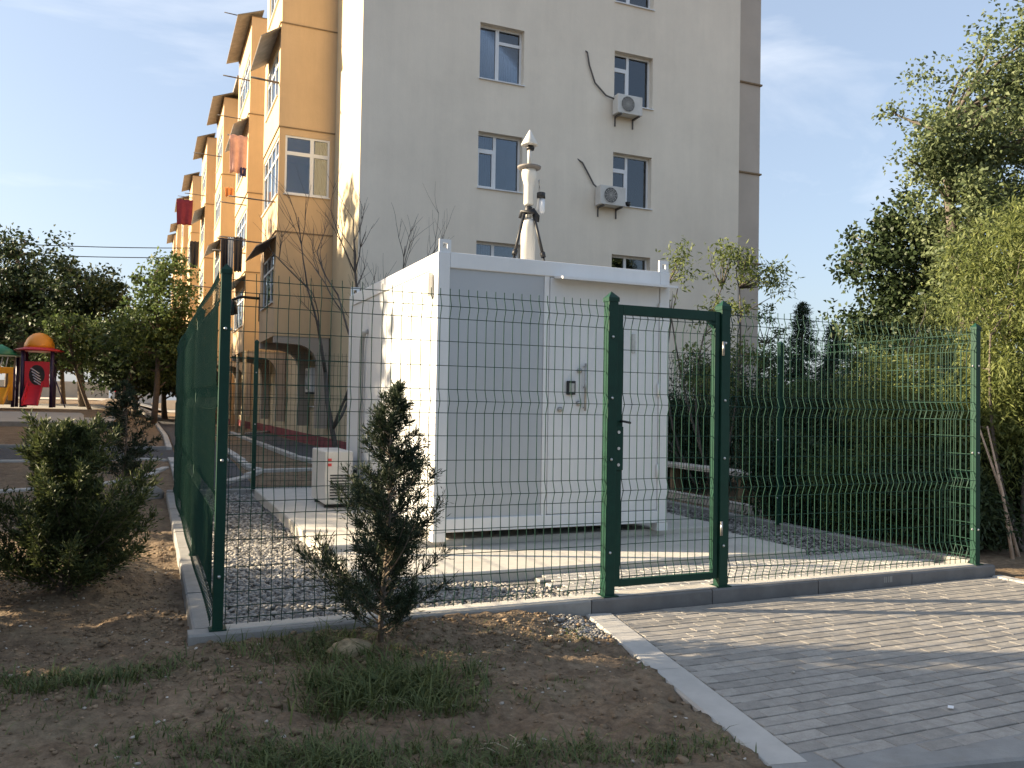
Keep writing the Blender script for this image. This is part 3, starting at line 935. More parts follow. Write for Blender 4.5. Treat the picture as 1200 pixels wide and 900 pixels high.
# poles and washing on the sunny facade
NP = 0
for (y, x, z, l, th) in [(23.3, 3.05, 10.15, .75, .03), (31.2, 3.05, 13.0, .9, .025), (33.5, 3.05, 12.3, .9, .02), (31.4, 3.05, 15.35, .9, .02), (31.2, 3.05, 10.9, .7, .03),
                         (31.3, 3.05, 8.5, .9, .02), (23.6, 3.05, 6.95, 1.2, .02), (24.5, 3.05, 5.95, 1.4, .02), (31.2, 3.05, 7.25, .9, .025), (31.2, 3.05, 6.75, 1.1, .025),
                         (40.2, 2.8, 12.6, 1.2, .025), (40.4, 2.8, 6.6, 1.0, .025), (46.6, 2.48, 12.2, 1.0, .025), (54.9, 2.15, 13.9, .8, .02)]:
    NP += 1
    k = MB(); k.tube([(x + .02, y, z), (x - l, y - .02, z + .03)], th, 6)
    tag(k.build('clothesline_pole', M['pole_metal']), 'dark metal clothesline pole sticking out of a glazed ochre bay', 'pole', 'clothesline poles on the bays')


def cloth(label, x, y, z, w, h, m, seed):
    n, q = 12, 8
    f = lambda i, j: (x + w * (i / n - .5) * (1 - .12 * j / q), y + .05 * math.sin(i * 1.1 + seed) * (j + 1) / q, z - h * j / q - .02 * math.sin(i * 1.3 + seed))
    V = [f(i, j) for j in range(q + 1) for i in range(n + 1)]
    F = [(j * (n + 1) + i, j * (n + 1) + i + 1, (j + 1) * (n + 1) + i + 1, (j + 1) * (n + 1) + i) for j in range(q) for i in range(n)]
    o = np_obj('laundry', V, F, m, smooth=True)
    s = o.modifiers.new('thick', 'SOLIDIFY'); s.thickness = .008
    return tag(o, label, 'laundry', 'washing hung out on the bays')


cm = lambda n, c: mat(n, c, 0.95, var=.15, scale=5)
cloth('pink washing hung between the first two bays', 2.72, 31.0, 12.1 - 1.2, .62, 1.35, cm('cloth_pink', (.62, .36, .30)), 1)
cloth('navy cloth hanging low under the pink washing', 2.9, 30.95, 9.75, .22, .32, cm('cloth_navy', (.04, .035, .10)), 2)
cloth('black jacket on the lowest washing pole', 2.35, 31.15, 7.2, .26, 1.2, cm('cloth_black', (.02, .02, .03)), 3)
cloth('pale blue shirt between dark clothes on the washing pole', 2.55, 31.12, 7.25, .2, 1.15, cm('cloth_blue', (.28, .34, .45)), 4)
cloth('dark grey trousers next to the pale blue shirt', 2.8, 31.1, 7.3, .3, 1.25, cm('cloth_grey', (.035, .035, .045)), 5)
cloth('orange towel hanging from the second bay', 2.45, 31.0, 8.75 + .25, .3, .32, cm('cloth_orange', (.75, .30, .10)), 6)
cloth('maroon cloth hung under the hood of a far bay', 1.75, 54.7, 13.7, .95, 1.55, cm('cloth_maroon', (.16, .02, .04)), 7)
cloth('black shirt hung out on a middle far bay', 2.0, 46.3, 11.2 - 1.5, .45, 1.4, cm('cloth_dark', (.03, .03, .035)), 8)

# bracket lamp on the bay wall
t = thing('wall_lamp', 'black bracket lamp on the ochre bay above the back fence', 'lamp', (3.07, 27.4, 4.2))
k = MB(); k.tube([(3.06, 26.44, 4.6), (2.5, 26.46, 4.62), (2.25, 26.46, 4.5)], .045, 8); k.build('arm', M['black'], t)
k = MB(); k.tube([(3.06, 26.44, 3.9), (3.06, 26.44, 4.75)], .04, 8); k.build('wall_plate', M['black'], t)
k = MB(); k.lathe([(.05, 4.5), (.14, 4.44), (.17, 4.1), (.05, 4.05)], (2.25, 26.46, 0), 12); k.build('lamp_head', M['black'], t)
# cooling unit at the ground floor under the first bay
ac_unit('air_conditioner', 'dark old cooling unit low on the wall under the first bay', (XW, 24.6, 1.72), None, ux=(0, -1, 0), out=(-1, 0, 0), w=.85, h=.72, d=.35)
# two thin pale pipes standing at the entrance under the second bay
for y in (31.0, 33.6):
    k = MB(); k.tube([(3.12, y, .1), (3.12, y, 3.25)], .05, 8)
    tag(k.build('pale_post', M['cream']), 'thin pale post holding up the second bay', 'post', 'posts under the second bay')

# overhead cables crossing behind the trees
for n, z in enumerate((10.6, 10.0)):
    k = MB(); pts = [(-30 + 36 * i / 20, 58 - 3 * i / 20, z + .9 * ((i / 20 - .5) ** 2) * 4 - .3) for i in range(21)]
    k.tube(pts, .032, 4)
    tag(k.build('overhead_cable', M['black']), 'thin black overhead cable running to the ochre facade', 'cable', 'overhead cables')

# ------------------------------------------------------------------ white container station
CX0, CX1, CY0, CY1, CZ0, CZ1 = 2.48, 5.08, 7.50, 11.30, 0.27, 2.93
ct = thing('equipment_container', 'white steel equipment container with grey front panel and door canopy on concrete pad', 'container', (CX0, CY0, CZ0))
PW = 0.12
for x in (CX0, CX1 - PW):
    for y in (CY0, CY1 - PW):
        k = MB(); k.box(x, x + PW, y, y + PW, CZ0 + .002, CZ1 - .002); k.build('corner_post', M['white_steel'], ct, .008)
        k = MB(); k.box(x - .004, x + PW + .004, y - .004, y + PW + .004, CZ0 - .083, CZ0); k.build('foot', M['white_steel'], ct)
for (x0, x1, y0, y1) in ((CX0 + PW, CX1 - PW, CY0, CY0 + .10), (CX0 + PW, CX1 - PW, CY1 - .10, CY1), (CX0, CX0 + .10, CY0 + PW, CY1 - PW), (CX1 - .10, CX1, CY0 + PW, CY1 - PW)):
    k = MB(); k.box(x0, x1, y0, y1, CZ1 - .15, CZ1); k.build('top_rail', M['white_steel'], ct, .008)
    k = MB(); k.box(x0, x1, y0, y1, CZ0, CZ0 + .13); k.build('bottom_rail', M['white_steel'], ct, .008)
k = MB(); k.box(CX0 + .1, CX1 - .1, CY0 + .1, CY1 - .1, CZ1 - .04, CZ1 - .01); k.build('roof', M['white_panel'], ct)
k = MB(); k.box(CX0 + .1, CX1 - .1, CY0 + .1, CY1 - .1, CZ0 + .02, CZ0 + .06); k.build('floor_plate', M['dark_gap'], ct)
# front: grey sandwich panel, slim jamb, white door leaf
k = MB(); k.box(CX0 + PW, 3.60, CY0 + .022, CY0 + .06, CZ0 + .13, CZ1 - .15); k.build('front_panel', M['grey_panel'], ct)
k = MB(); k.box(3.603, 3.66, CY0 + .012, CY0 + .06, CZ0 + .13, CZ1 - .15); k.build('door_jamb', M['white_steel'], ct, .004)
door = MB(); door.box(3.666, CX1 - PW - .006, CY0 + .008, CY0 + .06, CZ0 + .137, CZ1 - .157); door = door.build('door', M['white_panel'], ct, .006)
for z in (.75, 1.6, 2.45):
    k = MB(); k.tube([(CX1 - PW - .012, CY0 - .012, z), (CX1 - PW - .012, CY0 - .012, z + .14)], .016, 8); k.build('hinge', M['white_steel'], door)
k = MB(); k.box(3.86, 3.95, CY0 - .03, CY0 + .007, 1.60, 1.74); kp = k.build('keypad', M['black'], door, .006)
k = MB(); k.box(3.877, 3.933, CY0 - .0335, CY0 - .0305, 1.625, 1.715); k.build('keypad_face', M['steel'], door)
k = MB(); k.tube([(4.06, CY0 - .03, 1.44), (4.06, CY0 - .03, 1.92)], .012, 8)
for z in (1.47, 1.68, 1.89): k.tube([(4.06, CY0 - .03, z), (4.06, CY0 + .008, z)], .008, 6)
k.build('handle', M['steel'], door)
for (x, z, r) in ((4.005, 1.845, .026), (4.0, 1.515, .026), (3.79, 1.45, .028)):
    k = MB(); k.lathe([(r, -.008), (r, .012), (r * .8, .02), (r * .45, .035), (.001, .036)], (x, CY0, z), 14, 'Y'); k.build('lock', M['steel'], door)
k = MB(); k.box(4.62, 4.66, CY0 - .002, CY0 + .007, 2.05, 2.25); k.build('label_strip', M['steel'], door)
# canopy over the door
k = MB(); k.prism([(-.20, -.03), (.0, .0), (.0, .02), (-.20, -.005)], (0, CY0 - .001, CZ1 - .165), (0, 1, 0), (0, 0, 1), (1, 0, 0), 3.70, CX1 - .03)
k.build('canopy', M['white_steel'], ct)
# side and rear walls
k = MB(); k.box(CX0 + .016, CX0 + .055, CY0 + PW, CY1 - PW, CZ0 + .13, CZ1 - .15); sw = k.build('side_wall', M['white_panel'], ct)
for n in range(1, 4):
    y = CY0 + PW + (CY1 - CY0 - 2 * PW) * n / 4
    k = MB(); k.box(CX0 + .010, CX0 + .015, y - .012, y + .012, CZ0 + .14, CZ1 - .16); k.build('joint_cover', M['white_steel'], sw)
k = MB(); k.box(CX1 - .055, CX1 - .016, CY0 + PW, CY1 - PW, CZ0 + .13, CZ1 - .15); k.build('side_wall', M['white_panel'], ct)
k = MB(); k.box(CX0 + PW, CX1 - PW, CY1 - .055, CY1 - .016, CZ0 + .13, CZ1 - .15); k.build('rear_wall', M['white_panel'], ct)
# lifting lugs with a hole on the roof corners
for x in (CX0 + .012, CX1 - .13):
    for y in (CY0 + .01, CY1 - .03):
        k = MB(); n = 12
        for (a0, a1, c0, c1) in ((0, .118, 0, .035), (0, .118, .085, .12), (0, .036, .035, .085), (.082, .118, .035, .085)):
            k.box(x + a0, x + a1, y, y + .02, CZ1 + c0 - .001, CZ1 + c1)
        k.build('lifting_lug', M['white_steel'], ct)
k = MB(); k.box(CX0 - .055, CX0 - .001, CY0 + .13, CY0 + .25, 2.52, 2.74); k.build('junction_box', M['pvc'], ct, .006)
# cable duct on the long side, hooked at the top
k = MB(); k.tube([(CX0 + .0, 10.40, .40), (CX0 - .03, 10.40, .5), (CX0 - .03, 10.40, 2.12), (CX0 - .035, 10.36, 2.27), (CX0 - .03, 10.28, 2.36), (CX0 + .02, 10.26, 2.37)], .03, 10)
k.build('cable_duct', M['bark_grey'] if False else mat('duct_grey', (.33, .33, .32), .5), ct)

# cooling unit of the container standing on the pad
t = thing('air_conditioner', 'white floor-standing cooling unit with red marks beside the container', 'air conditioner', (2.15, 10.6, .185))
k = MB(); k.box(2.0, 2.34, 10.25, 11.15, .235, .88); k.build('casing', M['ac_white'], t, .015)
for y in (10.35, 10.98):
    k = MB(); k.box(2.02, 2.32, y, y + .06, .186, .234); k.build('foot', M['black'], t)
k = MB()
for j in range(9): k.box(2.06, 2.30, 10.244, 10.249, .30 + j * .035, .318 + j * .035)
k.build('grille', M['ac_grille'], t)
for z in (.70, .76):
    k = MB(); k.box(2.03, 2.075, 10.243, 10.2485, z, z + .035); k.build('red_mark', M['red_mark'], t)
k = MB(); k.box(2.345, 2.39, 10.4, 10.75, .35, .62); k.build('valve_cover', M['black'], t)
k = MB(); k.tube([(2.385, 10.55, .55), (2.42, 10.5, .62), (2.46, 10.42, .60)], .02, 8); k.build('pipe', M['black'], t)

# ------------------------------------------------------------------ air inlet mast on the roof
MX, MY = 4.02, 8.85
ms = thing('air_inlet_mast', 'cream air-sampling mast with cup head and conical tip on the container roof', 'mast', (MX, MY, CZ1 - .01))
k = MB(); k.lathe([(.085, CZ1 - .012), (.085, 3.55), (.088, 3.56), (.088, 3.62), (.06, 3.655), (.03, 3.66)], (MX, MY, 0), 20); k.build('pipe', M['pvc'], ms)
k = MB(); k.lathe([(.16, CZ1 - .011), (.16, CZ1 + .01), (.09, CZ1 + .02), (.086, CZ1 + .05)], (MX, MY, 0), 20); k.build('roof_collar', M['white_steel'], ms)
k = MB(); k.lathe([(.030, 3.65), (.030, 3.82)], (MX, MY, 0), 12); k.build('thin_pipe', M['pvc'], ms)
k = MB(); k.lathe([(.05, 3.82), (.058, 3.84), (.058, 4.06), (.07, 4.10), (.085, 4.15), (.088, 4.20), (.08, 4.245), (.04, 4.25)], (MX, MY, 0), 20); k.build('cup', M['pvc'], ms)
k = MB(); k.lathe([(.10, 4.245), (.135, 4.255), (.14, 4.275), (.08, 4.285)], (MX, MY, 0), 24); k.build('rim_plate', M['sheet_roof'], ms)
k = MB(); k.lathe([(.022, 4.28), (.022, 4.52)], (MX, MY, 0), 12); k.build('neck', M['pvc'], ms)
k = MB(); k.lathe([(.045, 4.475), (.05, 4.50), (.03, 4.53)], (MX + .01, MY, 0), 10); k.build('clamp', M['black'], ms)
k = MB(); k.lathe([(.095, 4.525), (.10, 4.535), (.006, 4.71), (.001, 4.712)], (MX, MY, 0), 20); k.build('tip_cone', M['pvc'], ms)
k = MB(); k.lathe([(.042, 3.74), (.045, 3.75), (.045, 3.80), (.03, 3.81)], (MX, MY, 0), 12); k.build('coupling', M['black'], ms)
# side bracket with white filter bottle
k = MB(); k.tube([(MX + .03, MY - .02, 3.68), (MX + .08, MY - .05, 3.78), (MX + .11, MY - .06, 3.98), (MX + .10, MY - .06, 4.12)], .013, 8); k.build('side_tube', M['pvc'], ms)
k = MB(); k.lathe([(.02, 3.90), (.05, 3.905), (.05, 3.97), (.02, 3.98)], (MX + .13, MY - .06, 0), 12); k.build('filter_holder', M['black'], ms)
k = MB(); k.lathe([(.02, 3.73), (.036, 3.75), (.036, 3.90)], (MX + .14, MY - .06, 0), 12); k.build('filter_bottle', M['frame_white'], ms)
k = MB(); k.tube([(MX - .09, MY, 3.66), (MX - .09, MY - .02, 3.72), (MX + .02, MY - .09, 3.74), (MX + .1, MY - .02, 3.70), (MX + .1, MY, 3.64)], .035, 8); k.build('brace_collar', M['black'], ms)
for (dx, dy) in ((-.34, -.25), (.14, -.28), (.05, .4)):
    k = MB(); a = Vector((MX + dx * .25, MY + dy * .25, 3.70)); e = Vector((MX + dx, MY + dy, CZ1 - .008))
    m_ = a.lerp(e, .62)
    k.tube([a, m_], .018, 8); k.tube([m_, e], .011, 8)
    br = k.build('brace_leg', M['black'], ms)
    k = MB(); dd = (e - a).normalized() * .03
    k.tube([m_ - dd, m_ + dd], .03, 8); k.build('leg_clamp', M['black'], br)

# ------------------------------------------------------------------ wire fence
FOLD = [0.24, 0.87, 1.505, 2.145]
HZ = sorted([c + d for c in FOLD for d in (-.08, 0, .08)] + [c - q for c in FOLD[1:] for q in (.235, .40)])
FO = 0.03


def fold_off(z):
    for c in FOLD:
        if abs(z - c) < .08: return FO * (1 - abs(z - c) / .08)
    return 0.0


def wire_panel(p0, p1, parent, flip=1, z0=.12, z1=2.27, sp=.0667, name='wire_panel', pitch_r=.0032):
    p0, p1 = Vector((*p0, 0)), Vector((*p1, 0))
    d = (p1 - p0); l = d.length; d.normalize()
    n = Vector((-d.y, d.x, 0)) * flip
    rr = random.Random(int(l * 1000) + int(p0.x * 77))
    b0, b1 = rr.uniform(-.008, .008), rr.uniform(-.01, .01)
    bow = lambda a: math.sin(a / l * math.pi) * b1 + b0 * math.sin(a / l * 6)
    k = MB()
    zs = [z0]
    for c in FOLD: zs += [c - .08, c, c + .08]
    zs.append(z1)
    cnt = int(l / sp)
    a0 = (l - cnt * sp) / 2
    for i in range(cnt + 1):
        a = min(max(a0 + i * sp + rr.uniform(-.0015, .0015), .004), l - .004)
        k.tube([p0 + d * a + n * (fold_off(z) + bow(a)) + Vector((0, 0, z)) for z in zs], pitch_r, 4, True, False)
    for z in HZ:
        k.tube([p0 + d * (l * q / 6) + n * (fold_off(z) + bow(l * q / 6) + .0045) + Vector((0, 0, z)) for q in range(7)], pitch_r * 1.05, 4, True, False)
    return tag(k.build(name, M['green_wire'], parent), kind='stuff')


def post(parent, x, y, z0=.099, z1=2.30, w=.06, clips=((0, -1),), base=True):
    k = MB(); h = w / 2
    k.box(x - h, x + h, y - h, y + h, z0, z1 - .02); po = k.build('post', M['green'], parent, .004)
    k = MB(); e = h + .004
    i = len(k.v); zc = z1 - .019
    k.box(x - e, x + e, y - e, y + e, zc - .025, zc)
    for q in range(4):
        c = [(x - e, y - e, zc), (x + e, y - e, zc), (x + e, y + e, zc), (x - e, y + e, zc)]
        k.poly([c[q], c[(q + 1) % 4], (x, y, z1 + .02)])
    k.build('cap', M['green'], po)
    if base:
        k = MB(); k.box(x - .05, x + .05, y - .05, y + .05, z0 + .001, z0 + .0085); k.build('base_plate', M['green'], po)
    for cx, cy in clips:
        for z in (.42, 1.12, 1.92):
            k = MB(); ax = 'Y' if cx == 0 else 'X'
            sgn = cy if cx == 0 else cx
            k.lathe([(.011, 0), (.011, .006), (.004, .012)] if sgn < 0 else [(.004, -.012), (.011, -.006), (.011, 0)], (x + cx * h, y + cy * h, z), 8, ax)
            k.build('bolt', M['bolt'], po)
    return po


FY = 5.37
f1 = thing('wire_fence', 'green folded-wire fence along the front between corner and gate', 'fence', (0.42, FY, .1), 'green wire fences')
post(f1, 0.42, FY, clips=((0, -1), (1, 0)))
wire_panel((0.455, FY), (3.075, FY), f1, -1)
f2 = thing('wire_fence', 'green folded-wire fence in front between the gate and the post by the willow shrubs', 'fence', (5.5, FY, .1), 'green wire fences')
post(f2, 7.0, FY, clips=((0, -1), (-1, 0)))
wire_panel((4.19, FY), (6.965, FY), f2, -1)
f3 = thing('wire_fence', 'green wire fence running back beside the soil bank and juniper', 'fence', (0.42, 9, .1), 'green wire fences')
LY = [5.37, 8.0, 10.7, 13.5]
for y in LY[1:]: post(f3, 0.42, y, clips=((-1, 0),))
for a, c in zip(LY[:-1], LY[1:]): wire_panel((0.378, a + .005), (0.378, c - .005), f3, -1)
f4 = thing('wire_fence', 'green wire fence running back in front of the dark willow shrubs', 'fence', (7.03, 9, .1), 'green wire fences')
for y in LY[1:]: post(f4, 7.03, y, clips=((-1, 0),))
for a, c in zip(LY[:-1], LY[1:]): wire_panel((7.03, a + .035), (7.03, c - .035), f4, -1)
f5 = thing('wire_fence', 'green wire fence behind the container facing the apartment block', 'fence', (3, 13.5, .1), 'green wire fences')
BX = [0.42, 1.53, 4.2, 7.03]
for x in BX[1:3]: post(f5, x, 13.5, z1=2.42)
for a, c in zip(BX[:-1], BX[1:]): wire_panel((a + .035, 13.5), (c - .035, 13.5), f5, -1)

# gate posts and gate leaf
for x, lab, r in ((3.125, 'thick green gate post on the latch side', 1), (4.14, 'thick green gate post on the hinge side', 0)):
    t = thing('gate_post', lab, 'gate post', (x, FY, .1))
    k = MB(); k.box(x - .04, x + .04, FY - .04, FY + .04, .099, 2.29); k.build('shaft', M['green'], t, .004)
    k = MB(); e = .045; zc = 2.291
    k.box(x - e, x + e, FY - e, FY + e, zc - .03, zc)
    c4 = [(x - e, FY - e, zc), (x + e, FY - e, zc), (x + e, FY + e, zc), (x - e, FY + e, zc)]
    for q in range(4): k.poly([c4[q], c4[(q + 1) % 4], (x, FY, 2.34)])
    k.build('cap', M['green'], t)
    k = MB(); k.box(x - .062, x + .062, FY - .062, FY + .062, .1005, .109); k.build('base_plate', M['green'], t)
    for z in (.42, 1.10, 1.55, 2.0):
        k = MB(); k.lathe([(.011, 0), (.011, .006), (.004, .012)], (x - .005, FY - .04, z), 8, 'Y'); k.build('bolt', M['bolt'], t)
gt = thing('gate', 'closed green metal gate leaf with wire infill between two gate posts', 'gate', (3.63, FY, .17))
GXa, GXb, GZa, GZb = 3.172, 4.093, .165, 2.245
k = MB(); k.box(GXa, GXa + .045, FY - .022, FY + .022, GZa, GZb); k.build('stile', M['green'], gt, .003)
k = MB(); k.box(GXb - .045, GXb, FY - .022, FY + .022, GZa, GZb); k.build('stile', M['green'], gt, .003)
k = MB(); k.box(GXa + .045, GXb - .045, FY - .0215, FY + .0215, GZb - .075, GZb); k.build('top_rail', M['green'], gt, .003)
k = MB(); k.box(GXa + .045, GXb - .045, FY - .0215, FY + .0215, GZa, GZa + .05); k.build('bottom_rail', M['green'], gt, .003)
k = MB(); k.prism([(0, 0), (-.06, 0), (0, -.06)], (GXb - .045, FY - .015, GZb - .075), (1, 0, 0), (0, 0, 1), (0, 1, 0), 0, .03); k.build('gusset', M['green'], gt)
wire_panel((GXa + .046, FY), (GXb - .046, FY), gt, -1, z0=.21, z1=2.175)
k = MB(); k.box(GXa - .03, GXa + .052, FY - .034, FY - .023, 1.02, 1.34); lk = k.build('lock_box', M['green'], gt, .003)
k = MB(); k.tube([(GXa + .03, FY - .03, 1.38), (GXa + .03, FY - .075, 1.38), (GXa + .085, FY - .078, 1.37)], .009, 8); k.build('handle', M['black'], gt)
for z in (1.30, 1.18, 1.06):
    k = MB(); k.lathe([(.012, 0), (.012, .005)], (GXa + .012, FY - .034, z), 8, 'Y'); k.build('screw', M['bolt'], lk)
for z in (.5, 1.9):
    k = MB(); k.tube([(GXb + .018, FY - .046, z), (GXb + .018, FY - .046, z + .11)], .010, 8); k.build('hinge', M['steel'], gt)

# ------------------------------------------------------------------ vegetation
def rand_dirs(g, n):
    v = g.normal(size=(n, 3)); return v / np.linalg.norm(v, axis=1, keepdims=True)


def leaves_geo(P, D, N, L, W, fold=0.25):
    """diamond leaves: base P, direction D, side from N; lengths L, widths W -> V,F"""
    S = np.cross(D, N); S /= np.linalg.norm(S, axis=1, keepdims=True) + 1e-9
    Nn = np.cross(S, D)
    L, W = L[:, None], W[:, None]
    mid = P + D * L * .45
    a = mid + S * W * .5 + Nn * W * fold; b = mid - S * W * .5 + Nn * W * fold
    V = np.stack([P, a, P + D * L, b], 1)
    F = np.arange(len(P) * 4).reshape(-1, 4)
    return V.reshape(-1, 3), F


def bez(a, b, g, sag=0.15, n=6):
    a, b = np.array(a, float), np.array(b, float)
    d = np.linalg.norm(b - a)
    m = (a + b) / 2 + g.normal(size=3) * d * .10 + np.array([0, 0, sag * d])
    t = np.linspace(0, 1, n)[:, None]
    return (1 - t) ** 2 * a + 2 * t * (1 - t) * m + t ** 2 * b


def tree(name, label, cat, base, blobs, leaf, m, bark='bark', trunk=(.14, .06), top=None, per=60, cl=.35, seed=1, droop=.3,
         group=None, stems=1, limb=.03, lean=(0, 0), flat=.8):
    """trunk + limbs to leaf clumps scattered on irregular lobes; base = world point; lobes relative to base"""
    g = np.random.default_rng(seed)
    base = np.array(base, float)
    t = thing(name, label, cat, tuple(base), group)
    cs = []
    for (x, y, z, rx, ry, rz, n) in blobs:
        d = rand_dirs(g, n)
        r = g.uniform(.25, 1.0, (n, 1)) ** .45 * (1 + .22 * g.normal(size=(n, 1)))
        cs.append(np.array([x, y, z]) + d * r * np.array([rx, ry, rz]))
    cs = np.concatenate(cs)
    cs = cs[cs[:, 2] > .15]
    top = top or max(bl[2] for bl in blobs)
    tk = MB()
    ax = []
    for s in range(stems):
        off = g.normal(size=2) * (.12 if stems > 1 else 0)
        tx = np.array([lean[0] + g.normal() * .1 * top * (.6 if stems == 1 else 2.2), lean[1] + g.normal() * .1 * top * (.6 if stems == 1 else 2.2), top])
        path = bez([off[0], off[1], -.12], tx, g, .0, 9)
        rr = np.linspace(trunk[0], trunk[1], 9) / (1 if stems == 1 else 1.3)
        tk.tube([tuple(base + p) for p in path], list(rr), 8)
        ax.append(path)
    axs = np.concatenate(ax)
    tk.build('trunk', M[bark], t)
    lb = MB()
    pick = g.permutation(len(cs))[:max(8, min(len(cs), 70))]
    for i in pick:
        c = cs[i]
        below = axs[axs[:, 2] < c[2] + .05]
        if not len(below): below = axs[:2]
        j = np.argmin(np.linalg.norm(below - c, axis=1) + .6 * np.abs(below[:, 2] - (c[2] - .35 * np.linalg.norm(c[:2]))))
        p = bez(below[j], c, g, .08, 5)
        lb.tube([tuple(base + q) for q in p], list(np.linspace(limb, limb * .25, 5)), 5)
    tag(lb.build('limbs', M[bark], t), kind='stuff')
    n = len(cs)
    cnt = g.poisson(per * g.uniform(.45, 1.5, n))
    I = np.repeat(np.arange(n), cnt)
    k = len(I)
    sc = g.uniform(.6, 1.35, n)
    d = rand_dirs(g, k) * (g.uniform(0, 1, (k, 1)) ** .6) * cl * sc[I][:, None]
    d[:, 2] *= flat
    Pp = base + cs[I] + d
    D = rand_dirs(g, k) * .8 + d / cl * .6; D[:, 2] -= droop
    D /= np.linalg.norm(D, axis=1, keepdims=True)
    N = rand_dirs(g, k); N[:, 2] += .8
    V, F = leaves_geo(Pp, D, N, leaf[0] * g.uniform(.6, 1.3, k), leaf[1] * g.uniform(.7, 1.2, k))
    ok = V.reshape(-1, 4, 3)[:, :, 2].min(1) > .03
    V = V.reshape(-1, 4, 3)[ok].reshape(-1, 3); F = F[:ok.sum()]
    o = np_obj('crown', V, F, M[m], t)
    tag(o, kind='stuff')
    return t


def juniper(name, label, base, h, prof, nb, spray, m, seed, up=.55, group='young junipers', trunk_r=.018, bare=.1, sl=.045, sw=.006, lean=(0, 0)):
    """young conifer: stem, rising branches, thin needle sprays. prof(t) = branch reach at height t"""
    g = np.random.default_rng(seed)
    base = np.array(base, float)
    t = thing(name, label, 'juniper', tuple(base), group)
    tk = MB()
    st = [base + np.array([lean[0] * (i / 8) + .012 * math.sin(i * 1.3 + seed), lean[1] * i / 8 + .012 * math.cos(i * 1.7), -.06 + (h + .06) * i / 8]) for i in range(9)]
    tk.tube([tuple(p) for p in st], list(np.linspace(trunk_r, .003, 9)), 7); tk.build('trunk', M['bark'], t)
    br = MB(); PT, DR, SC = [], [], []
    for i in range(nb):
        f = bare + (1 - bare) * (i + g.random()) / nb
        reach = prof(f) * g.uniform(.45, 1.18)
        a = g.uniform(0, 6.283)
        x = f * 8; j = int(min(7, x)); o = st[j] * (1 - (x - j)) + st[min(8, j + 1)] * (x - j)
        dv = np.array([math.cos(a), math.sin(a), 0])
        rise = up * g.uniform(.5, 1.5)
        e = o + dv * reach + np.array([0, 0, reach * rise])
        mid = o + dv * reach * .55 + np.array([0, 0, reach * rise * .30])
        tt = np.linspace(0, 1, 7)[:, None]
        p = (1 - tt) ** 2 * o + 2 * tt * (1 - tt) * mid + tt ** 2 * e
        br.tube([tuple(q) for q in p], list(np.linspace(trunk_r * .35, .0015, 7)), 4, False)
        n = int(spray * (reach / .3 + .25))
        u = g.uniform(.12, 1.0, n) ** .8
        q = (1 - u[:, None]) ** 2 * o + 2 * u[:, None] * (1 - u[:, None]) * mid + u[:, None] ** 2 * e
        tang = 2 * (1 - u[:, None]) * (mid - o) + 2 * u[:, None] * (e - mid)
        tang /= np.linalg.norm(tang, axis=1, keepdims=True) + 1e-9
        # side twigs carry the sprays
        tw = rand_dirs(g, n); tw = tw * .75 + tang * .6 + np.array([0, 0, .25])
        tw /= np.linalg.norm(tw, axis=1, keepdims=True)
        tl = g.uniform(.02, .13, n) * (1.15 - .6 * u) * (.5 + reach / .5)
        for s in range(5):
            PT.append(q + tw * (tl * (s + g.random(n)) / 5)[:, None]); DR.append(tw + rand_dirs(g, n) * .55 + np.array([0, 0, .15])); SC.append(np.ones(n) * g.uniform(.8, 1.2, n))
    br.build('branches', M['bark'], t)
    # leader
    n = int(spray * 5)
    u = g.uniform(.8, 1.0, n); PT.append(base + np.array([0, 0, h]) * u[:, None] + np.array([lean[0], lean[1], 0]) * u[:, None] + g.normal(size=(n, 3)) * .012); DR.append(rand_dirs(g, n) * .5 + np.array([0, 0, .9])); SC.append(np.ones(n))
    P_, D_, S_ = np.concatenate(PT), np.concatenate(DR), np.concatenate(SC)
    D_ /= np.linalg.norm(D_, axis=1, keepdims=True)
    V, F = leaves_geo(P_, D_, rand_dirs(g, len(P_)), sl * S_ * g.uniform(.6, 1.3, len(P_)), np.full(len(P_), sw), .1)
    tag(np_obj('foliage', V, F, M[m], t), kind='stuff')
    return t


def zg(x, y): return float(dirt_z(np.array(x), np.array(y)))


# three young junipers around the fence, then unseen ones added to shade the soil
juniper('juniper_sapling', 'slim young juniper in front of the wire fence beside the pale rock', (1.30, 4.86, zg(1.3, 4.86)), 1.49,
        lambda t: (.46 * (1 - t) ** .95 + .025), 135, 62, 'juniper', 3, up=.72, bare=.06, sl=.036, sw=.006, lean=(.05, 0))
juniper('juniper_bush', 'broad bushy juniper on the soil mound left of the fence', (-.52, 7.03, zg(-.52, 7.03)), 1.16,
        lambda t: .66 * (1 - t) ** .55 * (.8 + .2 * math.sin(t * 9)), 190, 62, 'juniper_light', 5, up=.85, bare=.03, sl=.04, sw=.011, trunk_r=.03)
juniper('juniper_sapling', 'thin juniper with bare stem by the curved path kerb', (-.28, 13.2, zg(-.28, 13.2)), 1.70,
        lambda t: .55 * (1 - t) ** .6 + .03, 60, 34, 'juniper', 8, up=.35, bare=.2, sl=.05, sw=.013, trunk_r=.022)
for n, (x, y, h, s_) in enumerate(((-1.75, 6.35, 1.5, 21), (-2.2, 5.15, 1.45, 22), (-3.3, 7.0, 1.9, 23), (-3.6, 5.6, 1.8, 24), (-2.1, 7.9, 1.5, 25))):
    juniper('juniper_bush', 'unseen bushy juniper added left of the dirt plot for shade', (x, y, zg(x, y)), h,
            lambda t: .80 * (1 - t) ** .5, 110, 55, 'juniper_light', s_, up=.8, bare=.03, sl=.05, sw=.018, trunk_r=.03)


